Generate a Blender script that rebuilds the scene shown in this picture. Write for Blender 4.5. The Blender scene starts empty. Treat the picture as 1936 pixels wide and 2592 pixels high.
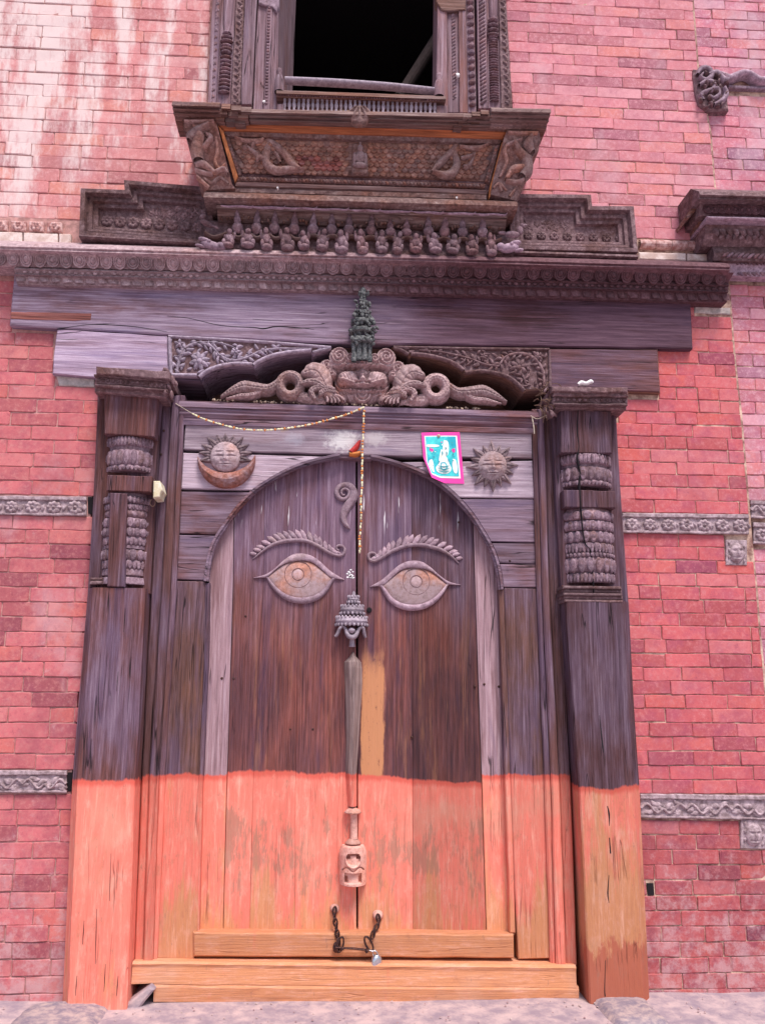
import bpy, math, random
import numpy as np
from mathutils import Vector, Matrix
PI = math.pi
random.seed(7)
rng = np.random.default_rng(7)
scene = bpy.context.scene
col = scene.collection

# ------------------------------------------------------------------ camera
F, CX, CY = 2198.5, 968.0, 1296.0
CAM = np.array([-0.126, -4.0, 1.40])
_h = np.array([1, .02, .058]); _h /= np.linalg.norm(_h)
_u = np.array([11310 * .02 - F * .058, -11310., F]); _u /= np.linalg.norm(_u)
_n = np.cross(_u, _h)
R3 = np.array([_h, _n, _u])                 # rows: world X, Y, Z in camera axes (right, down, forward)
cam_d = bpy.data.cameras.new('camera')
cam = bpy.data.objects.new('camera', cam_d); col.objects.link(cam)
right, down, fwd = R3[:, 0], R3[:, 1], R3[:, 2]
cam.matrix_world = Matrix(((right[0], -down[0], -fwd[0], CAM[0]), (right[1], -down[1], -fwd[1], CAM[1]),
                           (right[2], -down[2], -fwd[2], CAM[2]), (0, 0, 0, 1)))
cam_d.sensor_fit = 'VERTICAL'; cam_d.sensor_height = 36; cam_d.lens = 36 * F / 2592
cam_d.clip_end = 500; cam_d.clip_start = .05
scene.camera = cam

# ------------------------------------------------------------------ light
world = bpy.data.worlds.new('World'); scene.world = world; world.use_nodes = True
wn = world.node_tree
sky = wn.nodes.new('ShaderNodeTexSky'); sky.sky_type = 'NISHITA'; sky.sun_disc = False
SUN_EL, SUN_AZ = math.radians(60), math.radians(162)     # azimuth measured clockwise from +Y
sky.sun_elevation = SUN_EL; sky.sun_rotation = SUN_AZ
sky.air_density = 1.0; sky.dust_density = 2.5
wn.links.new(sky.outputs[0], wn.nodes['Background'].inputs[0])
wn.nodes['Background'].inputs[1].default_value = 0.098
sd = bpy.data.lights.new('sun', 'SUN'); sd.energy = 2.3; sd.angle = math.radians(20); sd.color = (1, .93, .88)
so = bpy.data.objects.new('sun', sd); col.objects.link(so)
dirv = Vector((math.sin(SUN_AZ) * math.cos(SUN_EL), math.cos(SUN_AZ) * math.cos(SUN_EL), math.sin(SUN_EL)))
so.rotation_euler = dirv.to_track_quat('Z', 'Y').to_euler(); so.location = (0, -6, 8)
scene.view_settings.view_transform = 'Standard'; scene.view_settings.look = 'None'
scene.view_settings.gamma = 1; scene.view_settings.use_curve_mapping = False
scene.view_settings.exposure = 0.68

# ------------------------------------------------------------------ helpers
def P(px, py, d=0.0):
    """point of the facade seen at photo pixel (px,py), d metres in front of the wall plane y=0"""
    r = R3 @ np.array([(px - CX) / F, (py - CY) / F, 1.0])
    return CAM + r * ((4.0 - d) / r[1])
def mpp(px, py, d=0.0):
    return P(px + 1, py, d)[0] - P(px, py, d)[0]
WL = {}
def mesh_of(name, g, smooth=False):
    me = bpy.data.meshes.new(name)
    me.from_pydata([tuple(map(float, v)) for v in g.v], [], g.f)
    me.update()
    if smooth:
        me.polygons.foreach_set('use_smooth', [True] * len(me.polygons))
    return me
def link(o, loc, parent=None):
    col.objects.link(o)
    WL[o.name] = Vector(loc)
    if parent is not None:
        o.parent = parent; o.location = Vector(loc) - WL[parent.name]
    else:
        o.location = loc
    return o
def obj(name, g, mat, parent=None, smooth=False, label=None, cat=None, group=None, kind=None, origin=None):
    V = np.array(g.v, dtype=float)
    c = (V.min(0) + V.max(0)) / 2 if origin is None else np.array(origin)
    g2 = G(); g2.v = list(V - c); g2.f = g.f
    me = mesh_of(name, g2, smooth); me.materials.append(mat)
    if len(g.extra):
        for m in g.extra: me.materials.append(m)
        for p, i in zip(me.polygons, g.mi): p.material_index = i
    o = bpy.data.objects.new(name, me); link(o, c, parent)
    tag(o, label, cat, group, kind)
    return o
def tag(o, label=None, cat=None, group=None, kind=None):
    if label: o['label'] = label
    if cat: o['category'] = cat
    if group: o['group'] = group
    if kind: o['kind'] = kind
def thing(name, label, cat, loc, group=None):
    o = bpy.data.objects.new(name, None); o.empty_display_size = .05
    link(o, loc); tag(o, label, cat, group); return o
def inst(me, name, loc, parent, scale=(1, 1, 1), rot=(0, 0, 0), label=None, rel=False):
    o = bpy.data.objects.new(name, me); link(o, loc, parent)
    o.scale = scale; o.rotation_euler = rot
    if label: o['label'] = label
    return o
class G:
    def __init__(s): s.v = []; s.f = []; s.extra = []; s.mi = []
    def add(s, vs, fs):
        b = len(s.v); s.v += [np.array(v, float) for v in vs]; s.f += [tuple(b + i for i in f) for f in fs]
    def grid(s, rows, closed=False):
        m = len(rows[0]); b = len(s.v)
        for r in rows: s.v += [np.array(p, float) for p in r]
        for i in range(len(rows) - 1):
            for j in range(m if closed else m - 1):
                k = (j + 1) % m
                s.f.append((b + i * m + j, b + (i + 1) * m + j, b + (i + 1) * m + k, b + i * m + k))
    def box(s, lo, hi):
        x0, y0, z0 = lo; x1, y1, z1 = hi
        s.add([(x0, y0, z0), (x1, y0, z0), (x1, y1, z0), (x0, y1, z0), (x0, y0, z1), (x1, y0, z1), (x1, y1, z1), (x0, y1, z1)],
              [(0, 3, 2, 1), (4, 5, 6, 7), (0, 1, 5, 4), (1, 2, 6, 5), (2, 3, 7, 6), (3, 0, 4, 7)])
def area2(p):
    return sum(p[i][0] * p[(i + 1) % len(p)][1] - p[(i + 1) % len(p)][0] * p[i][1] for i in range(len(p)))
def inset(p, b):
    n = len(p); out = []
    for i in range(n):
        a = np.array(p[i - 1]); c = np.array(p[i]); e = np.array(p[(i + 1) % n])
        d1 = c - a; d2 = e - c
        d1 /= np.linalg.norm(d1) + 1e-12; d2 /= np.linalg.norm(d2) + 1e-12
        n1 = np.array([-d1[1], d1[0]]); n2 = np.array([-d2[1], d2[0]])
        m = n1 + n2; q = max(.35, 1 + n1 @ n2)
        out.append(c + m * b / q)
    return out
def prism(g, poly, df, db, bev=.003, rough=0.0, step=.08):
    """poly: photo pixels of the outline of the front face at depth df"""
    p = [(P(x, y, df)[0], P(x, y, df)[2]) for x, y in poly]
    return prismw(g, p, df, db, bev, rough, step)
def prismw(g, p, df, db, bev=.003, rough=0.0, step=.08):
    if area2(p) < 0: p = p[::-1]
    if rough:
        q = []
        for i in range(len(p)):
            a = np.array(p[i]); c = np.array(p[(i + 1) % len(p)]); L = np.linalg.norm(c - a); k = max(1, int(L / step))
            for j in range(k):
                t = j / k; pt = a + (c - a) * t
                if j: pt = pt + rng.normal(0, rough, 2)
                q.append(pt)
        p = q
    rings = [(p, db), (p, df - bev), (inset(p, bev), df)] if bev else [(p, db), (p, df)]
    b = len(g.v); n = len(p)
    for r, d in rings:
        for x, z in r: g.v.append(np.array([x, -d, z]))
    for k in range(len(rings) - 1):
        for i in range(n):
            j = (i + 1) % n
            g.f.append((b + k * n + i, b + k * n + j, b + (k + 1) * n + j, b + (k + 1) * n + i))
    k = len(rings) - 1
    g.f.append(tuple(b + k * n + i for i in range(n)))
def slab(g, x0, x1, yt0, yt1, yb0, yb1, df, db, bev=.003, rough=0.0, step=.08):
    prism(g, [(x0, yt0), (x1, yt1), (x1, yb1), (x0, yb0)], df, db, bev, rough, step)
def moulding(g, x0, x1, rows, db=None, n=24, jit=.0008, dref=.1):
    """rows: (y at left, y at right, depth) from top to bottom"""
    XA = P(x0, rows[0][0], dref)[0]; XB = P(x1, rows[0][1], dref)[0]
    db = db if db is not None else min(r[2] for r in rows) - .05
    full = [(rows[0][0], rows[0][1], db)] + list(rows) + [(rows[-1][0], rows[-1][1], db)]
    cols = []
    for k in range(n + 1):
        t = k / n; X = XA + (XB - XA) * t; c = []
        for i, (yl, yr, d) in enumerate(full):
            src = full[1] if i == 0 else (full[-2] if i == len(full) - 1 else full[i])
            zl = P(x0, src[0], src[2])[2]; zr = P(x1, src[1], src[2])[2]
            j = 0 if i in (0, len(full) - 1) else rng.normal(0, jit)
            c.append(np.array([X, -d + j, zl + (zr - zl) * t + j]))
        cols.append(c)
    g.grid(cols[::-1])
    m = len(full); b = len(g.v)
    g.v += cols[0]; g.f.append(tuple(b + i for i in range(m)))
    b = len(g.v); g.v += cols[-1]; g.f.append(tuple(b + i for i in range(m))[::-1])
def crom(pts, k=6):
    pts = [np.array(p, float) for p in pts]
    if len(pts) < 3: return [pts[0] + (pts[-1] - pts[0]) * i / k for i in range(k + 1)]
    q = [2 * pts[0] - pts[1]] + pts + [2 * pts[-1] - pts[-2]]; out = []
    for i in range(1, len(q) - 2):
        p0, p1, p2, p3 = q[i - 1:i + 3]
        for j in range(k):
            t = j / k
            out.append(.5 * ((2 * p1) + (-p0 + p2) * t + (2 * p0 - 5 * p1 + 4 * p2 - p3) * t * t + (-p0 + 3 * p1 - 3 * p2 + p3) * t ** 3))
    out.append(pts[-1]); return out
def sweep(g, pts, w, d, h, k=6, ns=7, smooth=True, skirt=.004, ridge=0):
    """half-round ribbon on the plane at depth d. pts px, w half widths px (list or number), h heights in m (list/number)"""
    c = crom(pts, k) if smooth else [np.array(p, float) for p in pts]
    n = len(c); ts = np.linspace(0, 1, n)
    W = np.interp(ts, np.linspace(0, 1, len(w)), w) if hasattr(w, '__len__') else np.full(n, float(w))
    H = np.interp(ts, np.linspace(0, 1, len(h)), h) if hasattr(h, '__len__') else np.full(n, float(h))
    DD = np.interp(ts, np.linspace(0, 1, len(d)), d) if hasattr(d, '__len__') else np.full(n, float(d))
    Q = []
    for i in range(n):
        p = P(c[i][0], c[i][1], DD[i]); Q.append((p[0], p[2]))
    Q = np.array(Q); T = np.gradient(Q, axis=0); T /= np.linalg.norm(T, axis=1)[:, None] + 1e-12
    rows = []
    for i in range(n):
        s = mpp(c[i][0], c[i][1], DD[i]); nx, nz = -T[i][1], T[i][0]; r = []
        for j in range(ns + 1):
            a = PI * j / ns; o = math.cos(a) * W[i] * s; hh = math.sin(a) ** .8 * H[i]
            if ridge and j == ns // 2: hh *= (1 - ridge)
            r.append((Q[i][0] + nx * o, -(DD[i] + hh), Q[i][1] + nz * o))
        r.insert(0, (r[0][0], r[0][1] + skirt, r[0][2])); r.append((r[-1][0], r[-1][1] + skirt, r[-1][2]))
        rows.append(r)
    g.grid(rows)
def leafs(g, x, y, ang, L, W, d, h, bend=0.0, ns=4, k=5):
    """pointed carved leaf starting at (x,y) px; ang degrees, 0=right, 90=up"""
    a = math.radians(ang); dx, dy = math.cos(a), -math.sin(a)
    nx, ny = dy, -dx
    pts = [(x, y), (x + dx * L * .5 + nx * bend * L, y + dy * L * .5 + ny * bend * L), (x + dx * L, y + dy * L)]
    sweep(g, pts, [W * .25, W * .8, W, W * .75, 0.3], d, [h * .5, h, h, h * .8, h * .25], k=k, ns=ns, skirt=.004)
def lathe(g, cx, dc, prof, seg=28, mod=None, a0=0, a1=2 * PI, cap=True):
    """prof: list of (y px, r px, [cx px]) from top to bottom; axis vertical at depth dc"""
    rows = []
    for q in prof:
        y, r = q[0], q[1]; x = q[2] if len(q) > 2 else (cx(y) if callable(cx) else cx)
        c = P(x, y, dc); s = mpp(x, y, dc); row = []
        for j in range(seg):
            th = a0 + (a1 - a0) * j / (seg if abs(a1 - a0 - 2 * PI) < 1e-6 else seg - 1)
            rr = r * s * (mod(th, (y, r)) if mod else 1)
            row.append((c[0] + rr * math.cos(th), c[1] + rr * math.sin(th), c[2]))
        rows.append(row)
    g.grid(rows[::-1], closed=True)
def hf(g, x0, y0, x1, y1, step, fn, d0, thr=0.0, back=.006):
    """carved relief as a height field over photo pixels; fn(X,Y)->height (m); cells under thr dropped"""
    nx = max(2, int((x1 - x0) / step) + 1); ny = max(2, int((y1 - y0) / step) + 1)
    xs = np.linspace(x0, x1, nx); ys = np.linspace(y0, y1, ny); X, Y = np.meshgrid(xs, ys)
    H = fn(X, Y)
    keep = H > thr
    idx = -np.ones(H.shape, int); b = len(g.v); k = 0
    cellk = keep[:-1, :-1] | keep[1:, :-1] | keep[:-1, 1:] | keep[1:, 1:]
    need = np.zeros(H.shape, bool)
    need[:-1, :-1] |= cellk; need[1:, :-1] |= cellk; need[:-1, 1:] |= cellk; need[1:, 1:] |= cellk
    for i in range(ny):
        for j in range(nx):
            if need[i, j]:
                p = P(X[i, j], Y[i, j], d0); hh = H[i, j] if keep[i, j] else -back
                idx[i, j] = b + k; k += 1; g.v.append(np.array([p[0], p[1] - hh, p[2]]))
    for i in range(ny - 1):
        for j in range(nx - 1):
            if cellk[i, j]:
                g.f.append((idx[i, j], idx[i + 1, j], idx[i + 1, j + 1], idx[i, j + 1]))
def ell(X, Y, cx, cy, rx, ry, h, p=.5):
    q = 1 - ((X - cx) / rx) ** 2 - ((Y - cy) / ry) ** 2
    return np.where(q > 0, h * np.maximum(q, 0) ** p, 0)
def gau(X, Y, cx, cy, sx, sy, h):
    return h * np.exp(-((X - cx) / sx) ** 2 - ((Y - cy) / sy) ** 2)
def seg_d(X, Y, pts):
    D = np.full(X.shape, 1e9)
    for (ax, ay), (bx, by) in zip(pts[:-1], pts[1:]):
        vx, vy = bx - ax, by - ay; L = vx * vx + vy * vy + 1e-9
        t = np.clip(((X - ax) * vx + (Y - ay) * vy) / L, 0, 1)
        D = np.minimum(D, np.hypot(X - ax - t * vx, Y - ay - t * vy))
    return D
def tube_h(X, Y, pts, w, h):
    D = seg_d(X, Y, crom(pts, 5)); q = 1 - (D / w) ** 2
    return np.where(q > 0, h * np.sqrt(np.maximum(q, 0)), 0)
# local meshes (x right, y into the wall, z up)
def polar(name, mat, rfun, hfun, nr=6, nth=24, smooth=True, back=.004):
    g = G(); rows = []
    for i in range(nr + 1):
        t = 1 - i / nr
        row = []
        for j in range(nth):
            th = 2 * PI * j / nth; r = rfun(th) * max(t, .02)
            row.append((r * math.cos(th), -hfun(t, th), r * math.sin(th)))
        if i == 0: rows.append([(a, back, c) for a, b_, c in row])
        rows.append(row)
    g.grid(rows[::-1], closed=True)
    me = mesh_of(name, g, smooth); me.materials.append(mat); return me
def blobs(name, mat, parts, seg=10):
    """one mesh of overlapping ellipsoids: (cx,cy,cz, rx,ry,rz)"""
    g = G()
    for cx, cy, cz, rx, ry, rz in parts:
        rows = []
        for i in range(seg // 2 + 2):
            ph = PI * i / (seg // 2 + 1); s = max(math.sin(ph), .02)
            rows.append([(cx + rx * s * math.cos(2 * PI * j / seg), cy + ry * s * math.sin(2 * PI * j / seg), cz + rz * math.cos(ph)) for j in range(seg)])
        g.grid(rows[::-1], closed=True)
    me = mesh_of(name, g, True); me.materials.append(mat); return me

# ------------------------------------------------------------------ materials
class NT:
    def __init__(s, name):
        s.m = bpy.data.materials.new(name); s.m.use_nodes = True; s.t = s.m.node_tree; s.N = s.t.nodes; s.L = s.t.links
        s.b = s.N['Principled BSDF']
        s.pos = s.N.new('ShaderNodeNewGeometry').outputs['Position']
        s.oi = s.N.new('ShaderNodeObjectInfo')
    def _set(s, sock, v):
        if isinstance(v, bpy.types.NodeSocket): s.L.new(v, sock)
        elif isinstance(v, (tuple, list)) and len(v) == 3 and len(sock.default_value) == 4: sock.default_value = (*v, 1)
        else: sock.default_value = v
    def map(s, v, scale=(1, 1, 1), loc=(0, 0, 0)):
        n = s.N.new('ShaderNodeMapping'); s._set(n.inputs[0], v); s._set(n.inputs[1], loc); n.inputs[3].default_value = scale; return n.outputs[0]
    def noise(s, v, scale=5, detail=5, rough=.6, dist=0):
        n = s.N.new('ShaderNodeTexNoise'); s._set(n.inputs['Vector'], v); n.inputs['Scale'].default_value = scale
        n.inputs['Detail'].default_value = detail; n.inputs['Roughness'].default_value = rough; n.inputs['Distortion'].default_value = dist
        return n.outputs['Fac']
    def voro(s, v, scale=5, feature='F1'):
        n = s.N.new('ShaderNodeTexVoronoi'); n.feature = feature; s._set(n.inputs['Vector'], v); n.inputs['Scale'].default_value = scale; return n.outputs['Distance']
    def mix(s, f, a, b, mode='MIX'):
        n = s.N.new('ShaderNodeMix'); n.data_type = 'RGBA'; n.blend_type = mode
        s._set(n.inputs[0], f); s._set(n.inputs[6], a); s._set(n.inputs[7], b); return n.outputs[2]
    def math(s, op, a, b=0.0, c=0.0, clamp=False):
        n = s.N.new('ShaderNodeMath'); n.operation = op; n.use_clamp = clamp
        for i, v in enumerate((a, b, c)): s._set(n.inputs[i], v)
        return n.outputs[0]
    def step(s, v, lo, hi, a=0.0, b=1.0):
        n = s.N.new('ShaderNodeMapRange'); n.interpolation_type = 'SMOOTHSTEP'
        for i, q in enumerate((v, lo, hi, a, b)): s._set(n.inputs[i], q)
        return n.outputs[0]
    def ramp(s, f, stops):
        n = s.N.new('ShaderNodeValToRGB'); s._set(n.inputs[0], f); e = n.color_ramp.elements
        while len(e) < len(stops): e.new(.5)
        for i, (p, c) in enumerate(stops): e[i].position = p; e[i].color = (*c, 1) if len(c) == 3 else c
        return n.outputs[0]
    def sep(s, v):
        n = s.N.new('ShaderNodeSeparateXYZ'); s._set(n.inputs[0], v); return n.outputs
    def bump(s, h, strength=.5, dist=.003):
        n = s.N.new('ShaderNodeBump'); n.inputs['Strength'].default_value = strength; n.inputs['Distance'].default_value = dist
        s._set(n.inputs['Height'], h); s.L.new(n.outputs[0], s.b.inputs['Normal'])
    def out(s, colr, rough=.8, spec=.3):
        s._set(s.b.inputs['Base Color'], colr); s._set(s.b.inputs['Roughness'], rough); s.b.inputs['Specular IOR Level'].default_value = spec
        return s.m
def mul(c, k): return tuple(min(1, x * k) for x in c)

PURP = (.222, .135, .198); BROWN = (.185, .070, .060); DARK = (.055, .026, .034); GREYL = (.40, .30, .38)
PINKP = (.76, .195, .145); ORNP = (.62, .265, .130)
def wood(name, axis='Z', dark=DARK, mid=BROWN, grey=PURP, lite=GREYL, gfac=(.40, .62), paint=None, cracks=1.0, bumpk=1.0,
         spots=None, lean=None, drip=False, redden=None, ornz=None, wear=None, xdark=None, gain=.64, rndk=1.0, paintk=None, pbias=0.0, redlow=None, sat=.93):
    t = NT(name); p = t.pos
    rnd = t.math('MULTIPLY', t.oi.outputs['Random'], 9.0 * rndk)
    cb = t.N.new('ShaderNodeCombineXYZ')
    for i in range(3): t.L.new(rnd, cb.inputs[i])
    va = t.N.new('ShaderNodeVectorMath'); va.operation = 'ADD'; t.L.new(p, va.inputs[0]); t.L.new(cb.outputs[0], va.inputs[1]); q = va.outputs[0]
    sc = {'Z': (1, 1, .035), 'X': (.035, 1, 1), 'N': (.6, .6, .6)}[axis]
    gv = t.map(q, sc)
    g1 = t.noise(gv, 85, 9, .72, .12); g2 = t.noise(t.map(q, {'Z': (1, 1, .025), 'X': (.025, 1, 1), 'N': (1, 1, 1)}[axis]), 330, 4, .65); g3 = t.noise(t.map(q, {'Z': (1, 1, .10), 'X': (.10, 1, 1), 'N': (1, 1, 1)}[axis]), 11, 5, .65, .4); big = t.noise(t.map(q, {'Z': (1, 1, .35), 'X': (.35, 1, 1), 'N': (1, 1, 1)}[axis]), 6, 5, .6)
    col_ = t.ramp(g1, [(.30, dark), (.47, mid), (.62, mul(mid, 1.5)), (.8, mul(mid, 1.9))])
    gm = t.step(t.math('ADD', t.math('MULTIPLY', big, .75), t.math('MULTIPLY', g1, .25)), gfac[0], gfac[1])
    gc = t.ramp(g1, [(.3, mul(grey, .55)), (.5, grey), (.7, lite)])
    if redden:   # lower part of the leaves keeps its brown varnish
        z = t.sep(p)[2]; zz = t.math('ADD', z, t.math('MULTIPLY', t.noise(gv, 12, 5, .6), .9))
        gm = t.math('MULTIPLY', gm, t.step(zz, redden[0], redden[1], .12, 1))
    c = t.mix(gm, col_, gc)
    if axis != 'N':
        c = t.mix(t.step(g3, .52, .70, 0, .55), c, t.mix(.35, mul(mid, .9), (.10, .035, .045)))
        c = t.mix(t.step(g3, .46, .30, 0, .50), c, mul((grey[0] * .62, grey[1] * .68, grey[2] * .98), .8))
    c = t.mix(t.step(g2, .40, .72, 0, .38), c, t.mix(.5, c, mul(lite, .9)))
    c = t.mix(t.step(t.noise(q, 260, 3, .7), .5, .75, 0, .30), c, t.mix(.6, c, DARK))
    if xdark:
        xx = t.math('ADD', t.sep(p)[0], t.math('MULTIPLY', t.math('SUBTRACT', t.noise(t.map(p, (.2, 1, 1)), 7, 5, .6), .5), 1.1))
        c = t.mix(t.step(xx, xdark[0], xdark[1], 0, 1), c, t.mix(1, c, (.40, .28, .31), 'MULTIPLY'))
    if redden:
        wz = t.step(zz, redden[0], redden[1], 1, 0)
        c = t.mix(wz, c, t.mix(1, c, t.ramp(t.noise(t.map(p, (1, 1, .3)), 5, 5, .6), [(.38, (.72, .70, .80)), (.62, (1.25, .98, .80))]), 'MULTIPLY'))
        rs = t.noise(t.map(p, (1, 1, .07)), 21, 6, .7); c = t.mix(t.math('MULTIPLY', t.step(rs, .53, .68, 0, .45), wz), c, (.46, .21, .11))
    hs = t.N.new('ShaderNodeHueSaturation'); hs.inputs['Saturation'].default_value = sat; t._set(hs.inputs['Color'], c)
    gm_ = t.N.new('ShaderNodeGamma'); gm_.inputs[1].default_value = 1.18; t.L.new(hs.outputs[0], gm_.inputs[0]); gn = gain * 1.38
    c = t.mix(1, gm_.outputs[0], (gn, gn, gn), 'MULTIPLY')
    vv = t.voro(t.map(q, {'Z': (1, 1, .03), 'X': (.03, 1, 1), 'N': (.6, .6, .6)}[axis]), 30, 'DISTANCE_TO_EDGE')
    cn = t.noise(t.map(q, {'Z': (1, 1, .045), 'X': (.045, 1, 1), 'N': (1, 1, 1)}[axis]), 16, 3, .5, .2)
    cr = t.math('ABSOLUTE', t.math('SUBTRACT', cn, .5)); crm = t.step(cr, .002, .010, 1, 0)
    gate = t.step(t.noise(q, 3.5, 2), .5, .62); crm = t.math('MULTIPLY', t.math('MULTIPLY', crm, gate), .85 * cracks)
    c = t.mix(crm, c, (.012, .008, .010))
    if drip:
        dn = t.noise(t.map(p, (1, 1, .09)), 60, 3, .5); z = t.sep(p)[2]
        zm = t.math('MULTIPLY', t.step(z, drip[0], drip[0] + .1), t.step(z, drip[1] - .1, drip[1], 1, 0))
        dm = t.math('MULTIPLY', t.step(dn, .68, .72), zm); c = t.mix(t.math('MULTIPLY', dm, .8), c, (.7, .66, .7))
    h = t.math('ADD', t.math('MULTIPLY', g1, 1.0), t.math('MULTIPLY', g2, .35)); h = t.math('SUBTRACT', h, t.math('MULTIPLY', crm, 2.0))
    rough = .82
    if spots:
        for (sx, sz, r, cc, amt) in spots:
            s3 = t.sep(p); dx = t.math('SUBTRACT', s3[0], sx); dz = t.math('SUBTRACT', s3[2], sz)
            dd = t.math('SQRT', t.math('ADD', t.math('MULTIPLY', dx, dx), t.math('MULTIPLY', t.math('MULTIPLY', dz, dz), 2.5)))
            dd = t.math('ADD', dd, t.math('MULTIPLY', t.math('SUBTRACT', t.noise(p, 45, 6, .75), .5), r * 2.2))
            c = t.mix(t.step(dd, r * .3, r * 1.1, amt, 0), c, cc)
    if ornz:     # smear of old orange paint: x0,x1,z0,z1
        x0, x1, z0, z1 = ornz; s3 = t.sep(p); n_ = t.math('MULTIPLY', t.math('SUBTRACT', t.noise(t.map(p, (1, 1, .25)), 26, 5, .7), .5), .045)
        xx = t.math('ADD', s3[0], n_); zz = t.math('ADD', s3[2], t.math('MULTIPLY', n_, 6))
        m = t.math('MULTIPLY', t.step(xx, x0, x0 + .012), t.step(xx, x1 - .012, x1, 1, 0))
        m = t.math('MULTIPLY', m, t.step(zz, z1 - .12, z1 + .08, 1, 0))
        m = t.math('MULTIPLY', m, t.step(t.noise(t.map(p, (1, 1, .3)), 70, 5, .75), .28, .42))
        c = t.mix(t.math('MULTIPLY', m, .85), c, (.58, .26, .125))
    if paint:
        zp = paint[0]; s3 = t.sep(p)
        edge = t.math('ADD', t.math('MULTIPLY', t.math('SUBTRACT', t.noise(t.map(p, (1, 1, .2)), 28, 5, .7), .5), .045),
                      t.math('MULTIPLY', t.math('SUBTRACT', t.noise(p, 5, 2, .5), .5), .05))
        e = t.math('ADD', s3[2], edge)
        if len(paint) > 1: e = t.math('ADD', e, t.math('MULTIPLY', s3[0], paint[1]))
        pm = t.step(e, zp - .006, zp + .006, 1, 0)
        mixn = t.noise(t.map(q, (1, 1, .22)), 9, 5, .65)
        lowz = t.step(s3[2], .15, .75, .22, -.04)
        pf = t.step(t.math('ADD', t.math('ADD', t.math('MULTIPLY', mixn, .7), t.math('MULTIPLY', g1, .3)), t.math('ADD', lowz, pbias)), .47, .62)
        pc = t.mix(pf, t.mix(t.step(t.noise(t.map(q, (1, 1, .1)), 30, 5, .7), .35, .65), PINKP, mul(PINKP, 1.12)), ORNP)
        pc = t.mix(t.step(g1, .50, .78, 0, .30), pc, (.72, .42, .33))
        pc = t.mix(t.step(t.noise(t.map(q, (1, 1, .12)), 17, 5, .7), .60, .72, 0, .5), pc, (.72, .13, .10))
        if paintk: pc = t.mix(paintk, pc, ORNP)
        mo_ = t.noise(t.map(q, (1, 1, .5) if axis == 'Z' else (.5, 1, 1)), 24, 6, .72)
        pc = t.mix(t.step(mo_, .50, .72, 0, .45), pc, (.80, .42, .33)); pc = t.mix(t.step(mo_, .46, .28, 0, .55), pc, (.44, .17, .10))
        pc = t.mix(t.step(g2, .42, .75, 0, .5), pc, (.40, .16, .11)); pc = t.mix(t.step(t.noise(t.map(q, (1, 1, .09) if axis == 'Z' else (.09, 1, 1)), 44, 7, .78), .50, .70, 0, .55), pc, (.85, .47, .36)); pc = t.mix(t.step(t.noise(t.map(p, (1, 1, .3)), 58, 5, .8), .60, .68, 0, .6), pc, (.36, .17, .12)); pc = t.mix(t.step(t.noise(p, 3.2, 4, .6), .5, .68, 0, .35), pc, (.60, .34, .24))
        if redlow: pc = t.mix(t.step(t.math('ADD', s3[2], t.math('MULTIPLY', t.math('SUBTRACT', t.noise(t.map(p, (1, 1, .3)), 26, 5, .7), .5), .35)), redlow - .02, redlow + .02, .8, 0), pc, (.46, .115, .075))
        # worn-through patches
        wn_ = t.math('ADD', t.math('MULTIPLY', t.noise(t.map(p, (1, 1, .14)), 46, 6, .8), .5), t.math('MULTIPLY', t.noise(t.map(p, (1, 1, .6)), 6.5, 4, .6), .5))
        wlo, whi = (.635, .70)
        wm = t.step(wn_, wlo, whi)
        if wear:
            zc, zr, amt = wear
            band = t.step(t.math('ABSOLUTE', t.math('SUBTRACT', t.math('ADD', s3[2], t.math('MULTIPLY', t.noise(p, 6, 3), .12)), zc)), zr * .3, zr, amt, 0)
            wm = t.step(t.math('ADD', wn_, band), wlo, whi)
        pc = t.mix(t.math('MULTIPLY', wm, .62), pc, (.33, .18, .13))
        pc = t.mix(t.math('MULTIPLY', crm, .32), pc, (.30, .10, .07))
        # thick fresh line where two coats meet
        pc = t.mix(t.step(e, zp - .036, zp - .010, 0, .75), pc, (.58, .085, .06))
        c = t.mix(pm, c, pc)
    c = t.mix(1, c, t.step(t.oi.outputs['Random'], 0, 1, .76, 1.16), 'MULTIPLY')
    t.bump(h, .85 * bumpk, .004)
    return t.out(c, rough, .25)
def zat(px, py, d): return float(P(px, py, d)[2])
Zleaf = zat(760, 1955, -.05); Zleafr = zat(1100, 1964, -.05)
Mt = {}
Mt['scalew'] = wood('scale wood', 'N', grey=(.20, .12, .11), lite=(.36, .25, .22), mid=(.26, .125, .085), gfac=(.42, .66), gain=1.15, rndk=.02, cracks=0)
Mt['scrollw'] = wood('rubbed brown scroll wood', 'N', grey=(.34, .22, .21), lite=(.50, .38, .36), mid=(.34, .16, .11), dark=(.12, .06, .05), gfac=(.35, .6), gain=.95, cracks=.3)
Mt['corn'] = wood('cornice wood', 'N', grey=(.36, .255, .275), lite=(.54, .43, .44), mid=(.28, .17, .165), dark=(.18, .11, .11), gfac=(.3, .5), gain=.92, cracks=.05, bumpk=.45, xdark=(-.7, .5))
Mt['ringw'] = wood('ring wood', 'N', grey=(.25, .165, .205), lite=(.42, .32, .37), mid=(.19, .10, .09), gfac=(.3, .52), gain=.92, cracks=.3)
Mt['bayc'] = wood('brown bay carving', 'N', grey=(.25, .155, .15), lite=(.44, .33, .31), mid=(.24, .105, .075), dark=(.07, .03, .03), gfac=(.35, .6), gain=0.85, cracks=.3)
Mt['fig'] = wood('figure wood', 'N', grey=(.17, .11, .13), lite=(.33, .24, .27), mid=(.14, .07, .07), gfac=(.35, .6), gain=1.15, cracks=.2)
Mt['faceray'] = wood('ray wood', 'N', grey=(.30, .22, .24), lite=(.46, .37, .40), mid=(.28, .17, .15), gfac=(.28, .5), cracks=0, bumpk=.95, gain=0.78)
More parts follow.
